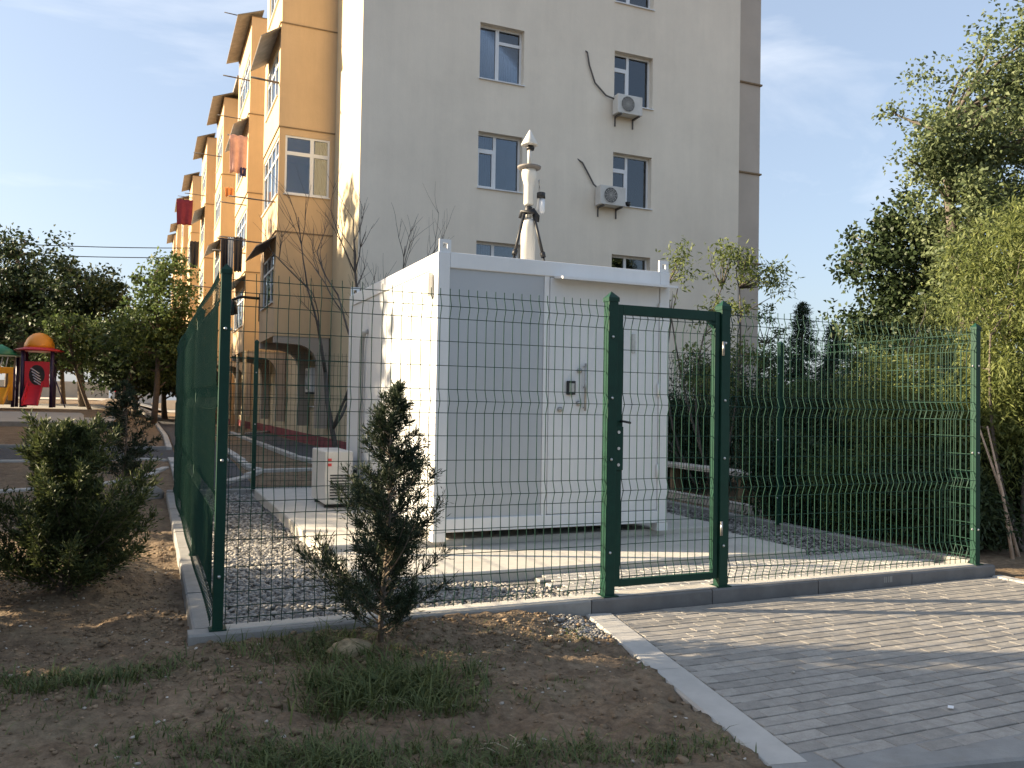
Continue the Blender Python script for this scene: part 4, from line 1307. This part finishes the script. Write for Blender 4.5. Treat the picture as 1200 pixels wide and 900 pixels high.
# bare trees between container and block
def bare_tree(label, base, h, seed, spread=.5, lean=(0, 0)):
    g = random.Random(seed); k = MB(); root = thing('bare_tree', label, 'tree', base, 'bare trees behind the container')
    tk = MB()

    def grow(p, d, l, r, dep, mb):
        n = 5; pts = [p]; q = Vector(p); dd = Vector(d)
        for i in range(n):
            dd = (dd + Vector((g.gauss(0, .08), g.gauss(0, .08), g.gauss(.03, .05)))).normalized()
            q = q + dd * l / n; pts.append(q.copy())
        mb.tube(pts, [r * (1 - .5 * i / n) for i in range(n + 1)], 5)
        if dep == 0: return
        for i in range(g.choice((3, 4, 4))):
            j = g.randint(2, n); a = g.uniform(0, 6.28)
            nd = (dd + Vector((math.cos(a), math.sin(a), .25)) * g.uniform(.4, .9) * spread * 1.6).normalized()
            grow(pts[j], nd, l * g.uniform(.5, .78), r * .5, dep - 1, k)
    grow(Vector(base) - Vector((0, 0, .1)), Vector((lean[0], lean[1], 1)).normalized(), h * .42, .06, 4, tk)
    tk.build('trunk', M['bark_grey'], root); tag(k.build('branches', M['bark_grey'], root), kind='stuff')
    return root


bare_tree('leafless grey tree between the container and the gable wall', (4.05, 14.8, .1), 7.2, 12, .5)
bare_tree('leafless tree leaning towards the ochre bays behind the container', (3.2, 14.6, .08), 6.2, 31, .6, (-.3, .1))

# trees behind the playground
TB = 'trees behind the playground'
L1 = (.26, .17)
tree('broadleaf_tree', 'tallest dark tree behind the playground', 'tree', (-7.4, 55, .95),
     [(0, 0, 7.6, 2.7, 2.7, 2.5, 120), (-1.5, 0, 5.0, 3.2, 3, 2.2, 110), (1.4, .5, 5.2, 2, 2, 1.9, 55)], L1, 'leaf_dark', trunk=(.3, .1), top=8.5, per=55, cl=.75, seed=41, group=TB, limb=.09)
tree('broadleaf_tree', 'dark round tree just right of the orange play dome', 'tree', (-3.3, 52, .93),
     [(0, 0, 6.2, 2.2, 2.2, 2.0, 100), (-.5, 0, 3.9, 2.4, 2.2, 1.4, 70)], L1, 'leaf_dark', trunk=(.22, .08), top=6, per=60, cl=.7, seed=42, group=TB, limb=.07)
tree('broadleaf_tree', 'pale green tree in front of the farthest ochre bays', 'tree', (.25, 42.5, .3),
     [(.4, 0, 6.0, 1.4, 1.5, 1.9, 70), (-.6, 0, 4.3, 1.5, 1.6, 1.4, 60), (.9, .2, 3.6, 1.3, 1.4, 1.5, 60)], (.2, .13), 'leaf_mid', trunk=(.16, .06), top=7, per=48, cl=.55, seed=43, group=TB, limb=.06)
for n, (x, y, h, s_, lab) in enumerate(((-11.5, 60, 8.0, 51, 'dark tree at the edge behind the yellow slide'), (-1.4, 60, 6.2, 52, 'low dark tree beyond the leaning trunks'),
                                        (-5.4, 66, 7.5, 53, 'dark tree filling the gap behind the play dome'), (1.0, 55, 5.8, 54, 'dark tree tight against the far facade'),
                                        (-9.3, 70, 8.5, 55, 'dark tree at the back of the playground grove'), (-.6, 49, 5.0, 56, 'small dark tree in front of the lane end'))):
    tree('broadleaf_tree', lab, 'tree', (x, y, float(zt(np.array(x), np.array(y)))),
         [(0, 0, h * .72, 2.4, 2.2, h * .26, 80), (.3, 0, h * .48, 2.7, 2.4, h * .17, 70)], (.28, .19), 'leaf_dark', trunk=(.2, .07), top=h * .7, per=52, cl=.8, seed=s_, group=TB, limb=.06)
for (x, y, lx, s_) in ((-2.6, 46.5, -.8, 61), (-1.3, 47.5, 1.2, 62)):
    tree('broadleaf_tree', 'slanting thin-trunked tree beside the playground', 'tree', (x, y, float(zt(np.array(x), np.array(y)))),
         [(lx, 0, 3.9, 1.4, 1.3, .8, 40), (lx * 1.2, 0, 2.7, 1.2, 1.1, .5, 14)], (.2, .14), 'leaf_mid', trunk=(.11, .05), top=3.6, per=45, cl=.5, seed=s_, group='slanting trees beside the playground', limb=.04, lean=(lx, 0))

# right-hand side
RB = 'shrubs behind the right fence'
WL = (.075, .017)
sh = [(8.3, 7.2, 1.9, 'willow', 'yellow-green willow shrub close to the corner fence post'), (9.6, 9.0, 1.85, 'dark', 'dense dark shrub behind the middle of the side fence'),
      (9.45, 9.9, 1.5, 'dark', 'low dark shrub just behind the bench end'), (9.9, 11.2, 1.6, 'dark', 'dark shrub behind the concrete bench'),
      (10.9, 8.6, 2.9, 'willow', 'tall yellow-green shrub above the dark hedge'), (10.4, 13.4, 2.3, 'dark', 'dark shrub beside the gable foot'),
      (12.3, 10.8, 2.35, 'light', 'light green shrub below the two spruces'), (9.2, 7.9, 1.7, 'dark', 'dark shrub half hidden behind the willow shrub'),
      (12.8, 14.6, 1.8, 'mid', 'mid green shrub at the foot of the gable corner'), (9.0, 12.9, 1.6, 'dark', 'low dark shrub behind the far end of the bench'),
      (10.6, 10.0, 1.75, 'dark', 'dark shrub in the second row behind the bench'), (11.6, 12.3, 1.8, 'mid', 'mid green shrub in the second row by the gable'),
      (10.3, 7.4, 2.0, 'dark', 'dark shrub under the tall yellow-green shrub'), (11.8, 9.0, 2.1, 'dark', 'dark shrub between willow shrub and light green shrub'),
      (9.3, 6.5, 1.3, 'dark', 'low dark shrub at the foot of the tall willow'), (7.75, 8.6, .95, 'dark', 'knee-high dark shrub pressed against the side fence'),
      (7.72, 7.5, .8, 'mid', 'knee-high mid green shrub against the side fence'), (8.0, 6.5, .85, 'dark', 'knee-high dark shrub behind the corner post')]
mm = {'willow': 'leaf_willow', 'dark': 'leaf_dark', 'light': 'leaf_light', 'mid': 'leaf_mid'}
for n, (x, y, h, c, lab) in enumerate(sh):
    r = h * .42
    tree('shrub', lab, 'shrub', (x, y, 0.02), [(0, 0, h * .70, r * .9, r * .9, h * .30, 60), (.1, -.1, h * .36, r * 1.05, r, h * .28, 75), (-.25, .2, h * .88, r * .5, r * .5, h * .16, 18)],
         WL if c != 'dark' else (.085, .028), mm[c], bark='bark_grey', trunk=(.035, .012), top=h * .8, per=150 if c == 'dark' else 110, cl=.30, seed=70 + n, droop=.5, group=RB, stems=4, limb=.010, flat=1.1)
tree('willow_tree', 'tall yellow-green willow beside the right corner post', 'tree', (8.75, 6.15, 0.02),
     [(.15, .1, 2.9, .75, .75, .75, 75), (.35, -.1, 2.0, .85, .8, .6, 85), (-.1, .2, 1.35, .5, .5, .4, 30), (.8, -.3, 3.4, .8, .8, .9, 60)], (.085, .018), 'leaf_willow', bark='bark_grey', trunk=(.04, .012), top=2.3, per=150, cl=.30, seed=90, droop=.55, stems=3, limb=.012, flat=1.2)
tree('poplar_tree', 'tall grey-green poplar towering behind the right fence', 'tree', (15.2, 11.2, 0.0),
     [(.8, 0, 6.6, 2.0, 1.9, 1.9, 130), (.2, 0, 4.6, 1.9, 1.8, 1.5, 110), (1.4, 0, 8.2, 1.4, 1.3, 1.4, 55), (-1.0, .2, 6.2, .9, .9, .8, 30)], (.095, .065), 'leaf_poplar', bark='bark_grey', trunk=(.18, .06), top=7.2, per=150, cl=.5, seed=91, droop=.2, limb=.05)
tree('broadleaf_tree', 'dark green tree left of the tall poplar', 'tree', (15.3, 13.2, 0.0),
     [(-.2, 0, 4.9, 1.3, 1.3, 1.15, 90), (.3, 0, 3.5, 1.5, 1.4, .9, 80), (-.9, 0, 3.2, .7, .7, .5, 25)], (.12, .09), 'leaf_dark', trunk=(.14, .05), top=4.8, per=75, cl=.45, seed=92, limb=.04)
tree('young_tree', 'slender young tree with yellow-green shoots right of the container', 'tree', (8.9, 11.9, 0.05),
     [(-.55, .2, 3.9, .16, .16, .55, 12), (.35, 0, 3.95, .45, .4, .38, 20), (1.0, -.1, 3.75, .55, .4, .28, 20), (.35, 0, 3.1, .55, .5, .4, 20), (0, 0, 2.1, .8, .6, .6, 30), (.9, .2, 2.5, .4, .4, .35, 12)], (.10, .032), 'leaf_light',
     bark='bark_grey', trunk=(.035, .012), top=3.6, per=32, cl=.24, seed=93, droop=.45, stems=4, limb=.012)


def spruce(label, base, h, r, seed):
    g = np.random.default_rng(seed); base = np.array(base, float)
    t = thing('spruce', label, 'spruce', tuple(base), 'dark spruces behind the hedge')
    k = MB(); k.tube([tuple(base - [0, 0, .1]), tuple(base + [0, 0, h])], [.16, .02], 7); k.build('trunk', M['bark'], t)
    P_, D_ = [], []
    for i in range(230):
        f = (i + g.random()) / 230
        z = h * (.06 + .93 * f); rr = r * (1 - f) ** .85 * g.uniform(.65, 1.1) * (1 + .16 * math.sin(f * 60)) + .05
        a = g.uniform(0, 6.283); n = int(40 + 110 * (1 - f))
        u = g.uniform(.1, 1, n)
        dv = np.array([math.cos(a), math.sin(a), 0])
        P_.append(base + np.array([0, 0, z]) + dv * (rr * u)[:, None] + np.array([0, 0, -1]) * (rr * .30 * u ** 1.3)[:, None] + g.normal(size=(n, 3)) * (.05 + .07 * u)[:, None] * [1, 1, .5])
        D_.append(dv * .8 + rand_dirs(g, n) * .7 - np.array([0, 0, .2]))
    P_, D_ = np.concatenate(P_), np.concatenate(D_); D_ /= np.linalg.norm(D_, axis=1, keepdims=True)
    V, F = leaves_geo(P_, D_, rand_dirs(g, len(P_)), .17 * g.uniform(.6, 1.3, len(P_)), np.full(len(P_), .035), .1)
    tag(np_obj('crown', V, F, M['conifer'], t), kind='stuff')


spruce('taller dark spruce close to the gable corner', (27.6, 30, 0), 6.5, 1.95, 1)
spruce('shorter dark spruce standing right of the taller one', (29.5, 30, 0), 5.6, 1.7, 2)
FG = 'far trees beyond the right hedge'
for n, (x, y, h, c, lab) in enumerate(((26.5, 32, 6.6, 'leaf_poplar', 'pale thin tree between gable corner and taller spruce'), (33, 31.5, 6.5, 'leaf_light', 'light green tree right of the spruces'),
                                       (36, 29, 5.2, 'leaf_mid', 'mid green far tree below the dark green tree'), (31, 38, 3.8, 'leaf_mid', 'far tree showing between the two spruces'), (24, 26, 2.8, 'leaf_mid', 'low bush under the taller spruce'),
                                       (20, 16, 3.3, 'leaf_light', 'rounded light bush beneath the tall poplar'), (17.0, 17.5, 2.0, 'leaf_mid', 'rounded bush left of the light bush'))):
    tree('broadleaf_tree', lab, 'tree', (x, y, 0), [(0, 0, h * .70, h * .24, h * .24, h * .24, 60), (0, 0, h * .45, h * .30, h * .3, h * .22, 70)], (.15, .09), c, trunk=(.12, .04), top=h * .7, per=55, cl=.42, seed=120 + n, group=FG, limb=.03)

# pale leaning stems and weathered stump by the right corner
t = thing('leaning_sapling', 'two thin reddish stems leaning beside the right corner post', 'sapling', (8.2, 5.8, 0))
for (a, e) in (((8.1, 5.78, -.05), (8.2, 6.15, 1.35)), ((8.3, 5.85, -.05), (8.12, 6.25, 1.5))):
    k = MB(); k.tube([a, ((a[0] + e[0]) / 2 + .04, (a[1] + e[1]) / 2, (a[2] + e[2]) / 2), e], [.02, .014, .008], 7); k.build('stem', M['bark_pale'], t)
k = MB(); k.tube([(8.45, 6.5, -.05), (8.47, 6.5, .3), (8.41, 6.48, .6), (8.47, 6.5, .9)], [.09, .075, .06, .03], 9)
tag(k.build('stump', M['kerb_pale']), 'pale weathered stump under the willow by the right corner', 'stump')

# bench behind the side fence
t = thing('concrete_bench', 'long pale concrete bench behind the side fence seen through the gate', 'bench', (8.35, 11.5, 0))
k = MB(); k.box(8.18, 8.52, 9.72, 14.2, .47, .54); k.build('seat', M['concrete'], t, .008)
for y in (10.2, 12.0, 13.7):
    k = MB(); k.box(8.26, 8.44, y, y + .12, -.16, .469); k.build('leg', M['ledge'], t, .006)
kerb_line('bench_kerb', [(7.95, 9.3), (7.95, 14)], .1, .1, M['kerb_pale'], z=.02, step=1.0)

# ------------------------------------------------------------------ playground
PX, PY = -4.85, 46.0
PZ = float(zt(np.array(PX), np.array(PY))) + .12
pg = thing('play_tower', 'plastic play tower with orange dome, red slide and yellow slide', 'play tower', (PX, PY, PZ))
for dx in (-.85, .85):
    for dy in (-.8, .8):
        k = MB(); k.tube([(PX + dx, PY + dy, PZ - .05), (PX + dx, PY + dy, PZ + 3.05)], .12, 10); k.build('post', M['purple'], pg)
k = MB(); k.lathe([(.9, 3.02), (1.45, 3.04), (1.47, 3.10), (1.0, 3.22), (.9, 3.24)], (PX, PY, PZ), 28); k.build('roof_disc', M['red'], pg)
k = MB(); k.lathe([(.92 * math.cos(a * math.pi / 20), 3.22 + .86 * math.sin(a * math.pi / 20)) for a in range(0, 10)] + [(.01, 4.08)], (PX, PY, PZ), 28); k.build('dome', M['orange'], pg)
k = MB(); k.box(PX - .8, PX + .8, PY - .8, PY + .8, PZ + 1.1, PZ + 1.2); k.build('deck', M['purple'], pg)
# front panel with dark oval and stripes
k = MB(); k.box(PX - .72, PX + .72, PY - .93, PY - .87, PZ + 1.05, PZ + 2.45); pn = k.build('front_panel', M['red'], pg, .02)
k = MB(); n = 20
k.poly([(PX + .46 * math.cos(2 * math.pi * j / n), PY - .936, PZ + 1.72 + .55 * math.sin(2 * math.pi * j / n)) for j in range(n)]); k.build('opening', M['black'], pn)
for j in range(5):
    k = MB(); a = Vector((PX - .36 + .05 * j, PY - .95, PZ + 2.0 - .17 * j + .08)); e = a + Vector((.5, 0, -.28))
    k.tube([a, e], .035, 6); k.build('bar', M['curtain'], pn)
# slides: trough with raised sides
def slide(mt, x, y0, z0, y1, z1, w, name='slide'):
    k = MB(); n = 8
    for i in range(n):
        f = lambda t: (y0 + (y1 - y0) * t, z0 + (z1 - z0) * (t ** .85 if t < .85 else .872 + (t - .85) * .85))
        (ya, za), (yb, zb) = f(i / n), f((i + 1) / n)
        for (xa, xb, ha, hb) in ((-w, w, 0, 0),):
            k.quad((x - w, ya, za), (x + w, ya, za), (x + w, yb, zb), (x - w, yb, zb), True)
            k.quad((x - w, ya, za - .05), (x - w, yb, zb - .05), (x + w, yb, zb - .05), (x + w, ya, za - .05), True)
        for sx in (-1, 1):
            k.obox((x + sx * w, ya, za), (1, 0, 0), (0, yb - ya, zb - za), (0, 0, 1), (-.05, .05), (0, 1), (-.06, .24))
    return k.build(name, mt, pg)
slide(M['red'], PX - .1, PY - .9, PZ + 1.15, PY - 3.0, PZ + .12, .42)
slide(M['yellow'], PX - 2.2, PY - .9, PZ + 1.0, PY - 2.9, PZ + .15, .62)
# second deck with yellow arch panel and green roof
for dx in (-3.0, -1.35):
    k = MB(); k.tube([(PX + dx, PY + .8, PZ - .05), (PX + dx, PY + .8, PZ + 2.7)], .11, 10); k.build('post', M['purple'], pg)
    k = MB(); k.tube([(PX + dx, PY - .8, PZ - .05), (PX + dx, PY - .8, PZ + 2.0)], .11, 10); k.build('post', M['purple'], pg)
k = MB(); k.box(PX - 3.0, PX - 1.35, PY - .8, PY + .8, PZ + .95, PZ + 1.05); k.build('deck', M['purple'], pg)
k = MB()
k.box(PX - 3.0, PX - 2.72, PY - .99, PY - .93, PZ + .3, PZ + 1.75); k.box(PX - 1.62, PX - 1.34, PY - .99, PY - .93, PZ + .3, PZ + 1.75); k.box(PX - 3.0, PX - 1.34, PY - .99, PY - .93, PZ + 1.751, PZ + 2.1)
k.build('arch_panel', M['yellow'], pg, .03)
k = MB(); k.lathe([(1.2, 2.75), (1.25, 2.80), (.05, 3.35)], (PX - 2.2, PY, PZ), 20); k.build('roof', M['green_play'], pg)
k = MB()
for j in range(4): k.tube([(PX - 2.7 + .3 * j, PY - .8, PZ + 2.1), (PX - 2.6 + .3 * j, PY - .75, PZ + 2.65)], .04, 6)
k.build('rail_bars', M['curtain'], pg)
k = MB(); k.tube([(PX + 1.0, PY - .6, PZ + 1.6), (PX + 1.35, PY - 1.2, PZ + .9), (PX + 1.75, PY - 1.5, PZ - .02)], .04, 8); k.build('climbing_pole', M['purple'], pg)

pg.scale = (.72, .8, .87)

# far street: wall, house, parked car
gw_ = MB(); gw_.box(-40, -4.2, 108, 108.3, .9, 3.3); tag(gw_.build('street_wall', M['far_wall']), 'long beige wall across the far street behind the trees', 'wall')
t = thing('far_house', 'low pale house at the end of the lane behind the trees', 'house', (0, 112, 1.3))
k = MB(); k.box(-3.9, 1.5, 108, 116, 1.0, 4.1); k.build('wall', M['concrete'], t)
k = MB(); k.prism([(-4.3, 0), (1.9, 0), (-1.2, 1.3)], (0, 107.7, 4.101), (1, 0, 0), (0, 0, 1), (0, 1, 0), 0, 8.6); k.build('roof', M['sheet_roof'], t)
for x in (-3.2, -1.6, .2):
    k = MB(); k.box(x, x + .9, 107.96, 107.999, 2.0, 3.3); k.build('window', M['room'], t)
cz = float(zt(np.array(-2.3), np.array(97.0))) + .06
t = thing('parked_car', 'dark car parked at the end of the lane behind the trees', 'car', (-2.3, 97, cz))
pr = [(-.86, .30), (.86, .30), (.86, .85), (.72, .98), (.60, 1.40), (-.60, 1.40), (-.72, .98), (-.86, .85)]
k = MB(); k.prism(pr, (-2.3, 95, cz), (1, 0, 0), (0, 0, 1), (0, 1, 0), 0, 4.0); k.build('body', M['car_paint'], t, .05)
k = MB(); k.prism([(-.62, 1.0), (.62, 1.0), (.54, 1.33), (-.54, 1.33)], (-2.3, 94.985, cz), (1, 0, 0), (0, 0, 1), (0, 1, 0), 0, .01); k.build('rear_window', M['room'], t)
for x in (-.75, .75):
    for y in (95.7, 98.2):
        k = MB(); k.lathe([(.1, -.1), (.31, -.1), (.31, .1), (.1, .1)], (-2.3 + x, y, cz + .31), 14, 'X'); k.build('wheel', M['tyre'], t)
    k = MB(); k.box(-2.3 + x - .12 , -2.3 + x + .08, 94.97, 94.999, cz + .72, cz + .86); k.build('tail_light', M['red'], t)

# ------------------------------------------------------------------ unseen house and trees added to the west to shade the yard
nb = thing('shading_house', 'unseen plastered three-storey house with hipped roof added to the west for shade', 'house', (-18, 3, 0))
dS, nS = Vector((.927, -.375, 0)), Vector((.375, .927, 0))
k = MB(); k.obox((0, 0, 0), dS, nS, (0, 0, 1), (-24, -16), (-26, 4.6), (-.1, 8.6)); k.build('wall', M['cream'], nb)
k = MB(); o_ = dS * -24.4
k.prism([(0, 0), (8.8, 0), (6.2, 1.1), (2.6, 1.1)], tuple(o_ + Vector((0, 0, 8.601))), dS, (0, 0, 1), nS, -26.3, 4.9); k.build('roof', M['sheet_roof'], nb)
for j in range(7):
    for z in (1.2, 4.0, 6.7):
        k = MB(); k.obox((0, 0, 0), dS, nS, (0, 0, 1), (-15.99, -15.95), (-24 + j * 3.8, -22.7 + j * 3.8), (z, z + 1.4)); w_ = k.build('window', M['frame_white'], nb)
        k = MB(); k.obox((0, 0, 0), dS, nS, (0, 0, 1), (-15.949, -15.945), (-23.93 + j * 3.8, -22.77 + j * 3.8), (z + .07, z + 1.33)); k.build('pane', M['room'], w_)
proto = tree('broadleaf_tree', 'unseen dense dark tree added west of the fenced yard for shade', 'tree', (-9.2, 16.3, .1),
             [(0, 0, 5.6, 1.9, 1.9, 2.2, 150), (0, 0, 3.2, 2.1, 2.0, 2.2, 170), (0, 0, 1.6, 1.7, 1.7, 1.4, 90)], (.24, .17), 'leaf_dark', trunk=(.2, .07), top=6, per=75, cl=.6, seed=140, group='unseen shade trees added west of the yard', limb=.06)
for s_, t_, sc in ((15.3, -15.0, 1.3), (18.2, -20, 1.5), (22, -24, 1.7), (14.0, -18.5, 1.45), (26, -26, 1.6), (30, -30, 1.5), (34, -31, 1.45), (38, -33, 1.45)):  # more added trees, set so their shade falls on container and facade
    p = nS * s_ + dS * t_
    c = copy_tree(proto); c.location = (p.x, p.y, .1); c.scale = (sc, sc, sc * 1.02); c.rotation_euler = (0, 0, s_ * 1.7)
p = nS * 12.0 + dS * -14.2
proto.location = (p.x, p.y, .1); proto.scale = (1.12, 1.12, 1.3)

# ------------------------------------------------------------------ small things on the soil and paving
g = np.random.default_rng(31)


def scatter(n, x0, x1, y0, y1):
    x, y = g.uniform(x0, x1, n), g.uniform(y0, y1, n)
    ok = ~(((x > .25) & (y > 5.25)) | (x > edge_x(y) - .12) | (y < road_y(x) + .1))
    return x[ok], y[ok]


x, y = scatter(42000, -1.6, 3.0, 2.75, 9.5)
dens = (vnoise(x, y, 21, 1.5) + .5) * (.4 + .6 * (y > 4.6)) + .35 * np.exp(-((y - 7.6) / .5) ** 2) + .3 * np.exp(-((y - 5.05) / .25) ** 2)
ok = g.random(len(x)) < dens
x, y = x[ok], y[ok]
sz = .0025 + .011 * g.random(len(x)) ** 2.2 + .016 * (g.random(len(x)) < .02)
stones('soil_clods', np.stack([x, y, dirt_z(x, y) + sz * .2], 1), sz, M['clod'], 6, .7, 'small crumbs and clods of brown soil on the bare ground', 'soil')
x, y = scatter(500, -1.6, 3.0, 2.75, 8)
sz = g.uniform(.004, .013, len(x))
stones('pebbles', np.stack([x, y, dirt_z(x, y) + sz * .25], 1), sz, M['pebble'], 7, .6, 'scattered pale pebbles on the bare soil', 'pebbles')
n = 520
x, y = g.normal(2.72, .10, n), g.normal(4.98, .16, n); ok = (x < edge_x(y) - .1) & (y < 5.26); x, y = x[ok], y[ok]
sz = g.uniform(.006, .016, len(x))
stones('spilled_gravel', np.stack([x, y, dirt_z(x, y) + sz * .3], 1), sz, M['gravel'], 8, .65, 'grey gravel spilled beside the pale paving edge', 'gravel')

# grass tufts
BL = []
for (cx, cy, sx, sy, n, h) in ((-.55, 4.98, .22, .10, 900, .10), (-.22, 4.84, .2, .09, 900, .10), (.02, 4.98, .12, .06, 350, .07), (.98, 4.18, .14, .16, 1500, .15), (1.22, 4.22, .16, .16, 1700, .15),
                               (1.36, 3.92, .14, .12, 800, .10), (.3, 3.80, .16, .12, 700, .06), (.5, 3.54, .22, .10, 1300, .08), (.80, 3.42, .22, .10, 1300, .08), (1.30, 3.22, .28, .09, 1400, .07),
                               (1.75, 3.08, .3, .08, 900, .06), (.78, 5.0, .2, .10, 700, .10), (1.0, 4.9, .14, .1, 500, .12), (-.05, 4.0, .12, .08, 250, .05), (.55, 4.4, .25, .2, 500, .05), (1.5, 4.62, .2, .12, 400, .06),
                               (2.0, 3.9, .2, .2, 200, .04), (2.4, 4.75, .15, .12, 200, .05), (-.15, 8.55, .05, .05, 70, .12), (-.9, 4.3, .3, .3, 700, .07), (2.1, 3.0, .25, .08, 600, .06), (.95, 4.65, .06, .04, 160, .1)):
    n = int(n * .62); p = g.normal(size=(n, 2)) * [sx, sy] + [cx, cy]
    # gather into small tussocks
    ce = g.normal(size=(max(4, n // 28), 2)) * [sx, sy] + [cx, cy]
    q = np.where(g.random((n, 1)) < .45, p, ce[g.integers(0, len(ce), n)] + g.normal(size=(n, 2)) * .03)
    BL.append(np.column_stack([q, np.full(n, h)]))
x = g.uniform(-1.4, 2.9, 26000); y = g.uniform(2.75, 5.2, 26000)
ok = g.random(26000) < np.clip((vnoise(x, y, 33, 2.2) + .6 * vnoise(x, y, 34, 7) + .02) * 1.1 * (1.25 - .45 * (y - 2.75)), 0, 1) * (1 - .6 * ss(1.5, 2.4, x))
BL.append(np.column_stack([x[ok], y[ok], np.full(ok.sum(), .045)]))
BL = np.concatenate(BL)
ok = ~(((BL[:, 0] > .22) & (BL[:, 1] > 5.25)) | (BL[:, 0] > edge_x(BL[:, 1]) - .11) | (BL[:, 1] < road_y(BL[:, 0]) + .09))
BL = BL[ok]
n = len(BL)
P0 = np.column_stack([BL[:, 0], BL[:, 1], dirt_z(BL[:, 0], BL[:, 1]) - .004])
a = g.uniform(0, 6.283, n); hh = BL[:, 2] * g.uniform(.15, 1.0, n); ln = hh * g.uniform(.3, 2.2, n)
dv = np.column_stack([np.cos(a), np.sin(a), np.zeros(n)]); sd = np.column_stack([-np.sin(a), np.cos(a), np.zeros(n)])
w = (.0024 + .018 * hh)[:, None] * g.uniform(.6, 1.2, (n, 1))
m1 = P0 + dv * (ln * .35)[:, None] + np.array([0, 0, 1]) * (hh * .62)[:, None]; tp = P0 + dv * ln[:, None] + np.array([0, 0, 1]) * (hh * .92)[:, None]
V = np.stack([P0 - sd * w, P0 + sd * w, m1 + sd * w * .8, m1 - sd * w * .8, tp + sd * w * .08, tp - sd * w * .08], 1).reshape(-1, 3)
ii = (np.arange(n) * 6)[:, None]
F = np.concatenate([ii + np.array([0, 1, 2, 3]), ii + np.array([3, 2, 4, 5])])
tag(np_obj('grass', V, F, M['grass']), 'sparse green grass tufts on the bare soil in front of the fence', 'grass', kind='stuff')

# dry straw bits
k = MB(); rr = random.Random(4)
for i in range(26):
    cx, cy = (1.13, 4.03) if i < 18 else (1.45, 3.27)
    x0, y0 = cx + rr.gauss(0, .035), cy + rr.gauss(0, .02); a = rr.uniform(0, 6.28); l = rr.uniform(.04, .11)
    z0 = zg(x0, y0) + .012
    k.tube([(x0, y0, z0), (x0 + l * .5 * math.cos(a), y0 + l * .5 * math.sin(a), z0 + rr.uniform(.01, .03)), (x0 + l * math.cos(a), y0 + l * math.sin(a), z0 + .004)], .0018, 4)
tag(k.build('straw', M['straw']), 'wisps of dry pale straw lying by the grass tufts', 'straw', kind='stuff')


def rock(label, x, y, r, m, seed, fl=.55, name='rock', group=None):
    g = np.random.default_rng(seed)
    k = MB(); n, mm_ = 14, 8
    rows = []
    for j in range(mm_ + 1):
        t = math.pi * j / mm_
        rows.append([(r * math.sin(t) * math.cos(2 * math.pi * i / n) * 1.25, r * math.sin(t) * math.sin(2 * math.pi * i / n) * .85, r * fl * math.cos(t)) for i in range(n)])
    A = np.array(rows); ph = g.uniform(0, 6, 6)
    s_ = 1 + .12 * np.sin(A[..., 0] / r * 3 + ph[0]) + .10 * np.sin(A[..., 1] / r * 4 + ph[1]) + .07 * np.sin(A[..., 2] / r * 7 + ph[2]) + .05 * np.sin(A[..., 0] / r * 9 + A[..., 1] / r * 8 + ph[3])
    A = A * s_[..., None] + np.array([x, y, zg(x, y) + r * fl * .30])
    idx = np.arange((mm_ + 1) * n).reshape(mm_ + 1, n)
    F = np.stack([idx[:-1], np.roll(idx[:-1], -1, 1), np.roll(idx[1:], -1, 1), idx[1:]], -1).reshape(-1, 4)[:, ::-1]
    o = np_obj(name, A.reshape(-1, 3), F, m, smooth=True)
    return tag(o, label, 'rock', group)


rock('pale yellow rock at the foot of the slim juniper', 1.10, 4.77, .115, M['rock'], 2, .42)
rock('grey stone half sunk near the thin juniper', .02, 13.6, .2, M['kerb'], 3, .6)
for n, (x, y, r) in enumerate(((1.52, 4.28, .028), (2.05, 4.1, .032), (1.85, 3.35, .02), (1.25, 3.42, .03), (.9, 3.9, .022), (.25, 4.45, .02), (2.3, 4.55, .024))):
    rock('fist-sized brown stone on the bare soil', x, y, r, M['clod'], 10 + n, .7, 'stone', 'loose stones on the soil')

k = MB(); k.obox((3.74, 3.0, .006), (.8, .6, 0), (-.6, .8, 0), (0, 0, 1), (-.02, .02), (-.013, .013), (0, .003)); tag(k.build('paper_scrap', M['paper']), 'small white paper scrap on the grey paving', 'litter')
for n, (x, y, r) in enumerate(((3.38, 3.72, .012), (3.25, 3.35, .007), (4.05, 4.65, .010))):
    k = MB(); k.lathe([(r * .6, -.002), (r, r * .3), (r * .6, r * .8), (.001, r)], (x, y, .003), 7); tag(k.build('pebble', M['pebble']), 'tiny pebble lying on the grey paving', 'pebble', 'pebbles on the paving')
# cast marks on the front kerb face
k = MB()
for i, (dx, w_, h0, h1) in enumerate(((0, .012, .03, .08), (.02, .012, .03, .08), (.045, .012, .03, .08), (.065, .03, .03, .08))):
    k.obox((5.78 + dx, 5.2835, 0), (1, 0, 0), (0, 1, 0), (0, 0, 1), (0, w_), (0, .003), (h0, h1))
km = k.build('cast_marks', M['kerb'], bpy.data.objects['front_kerb.001'])
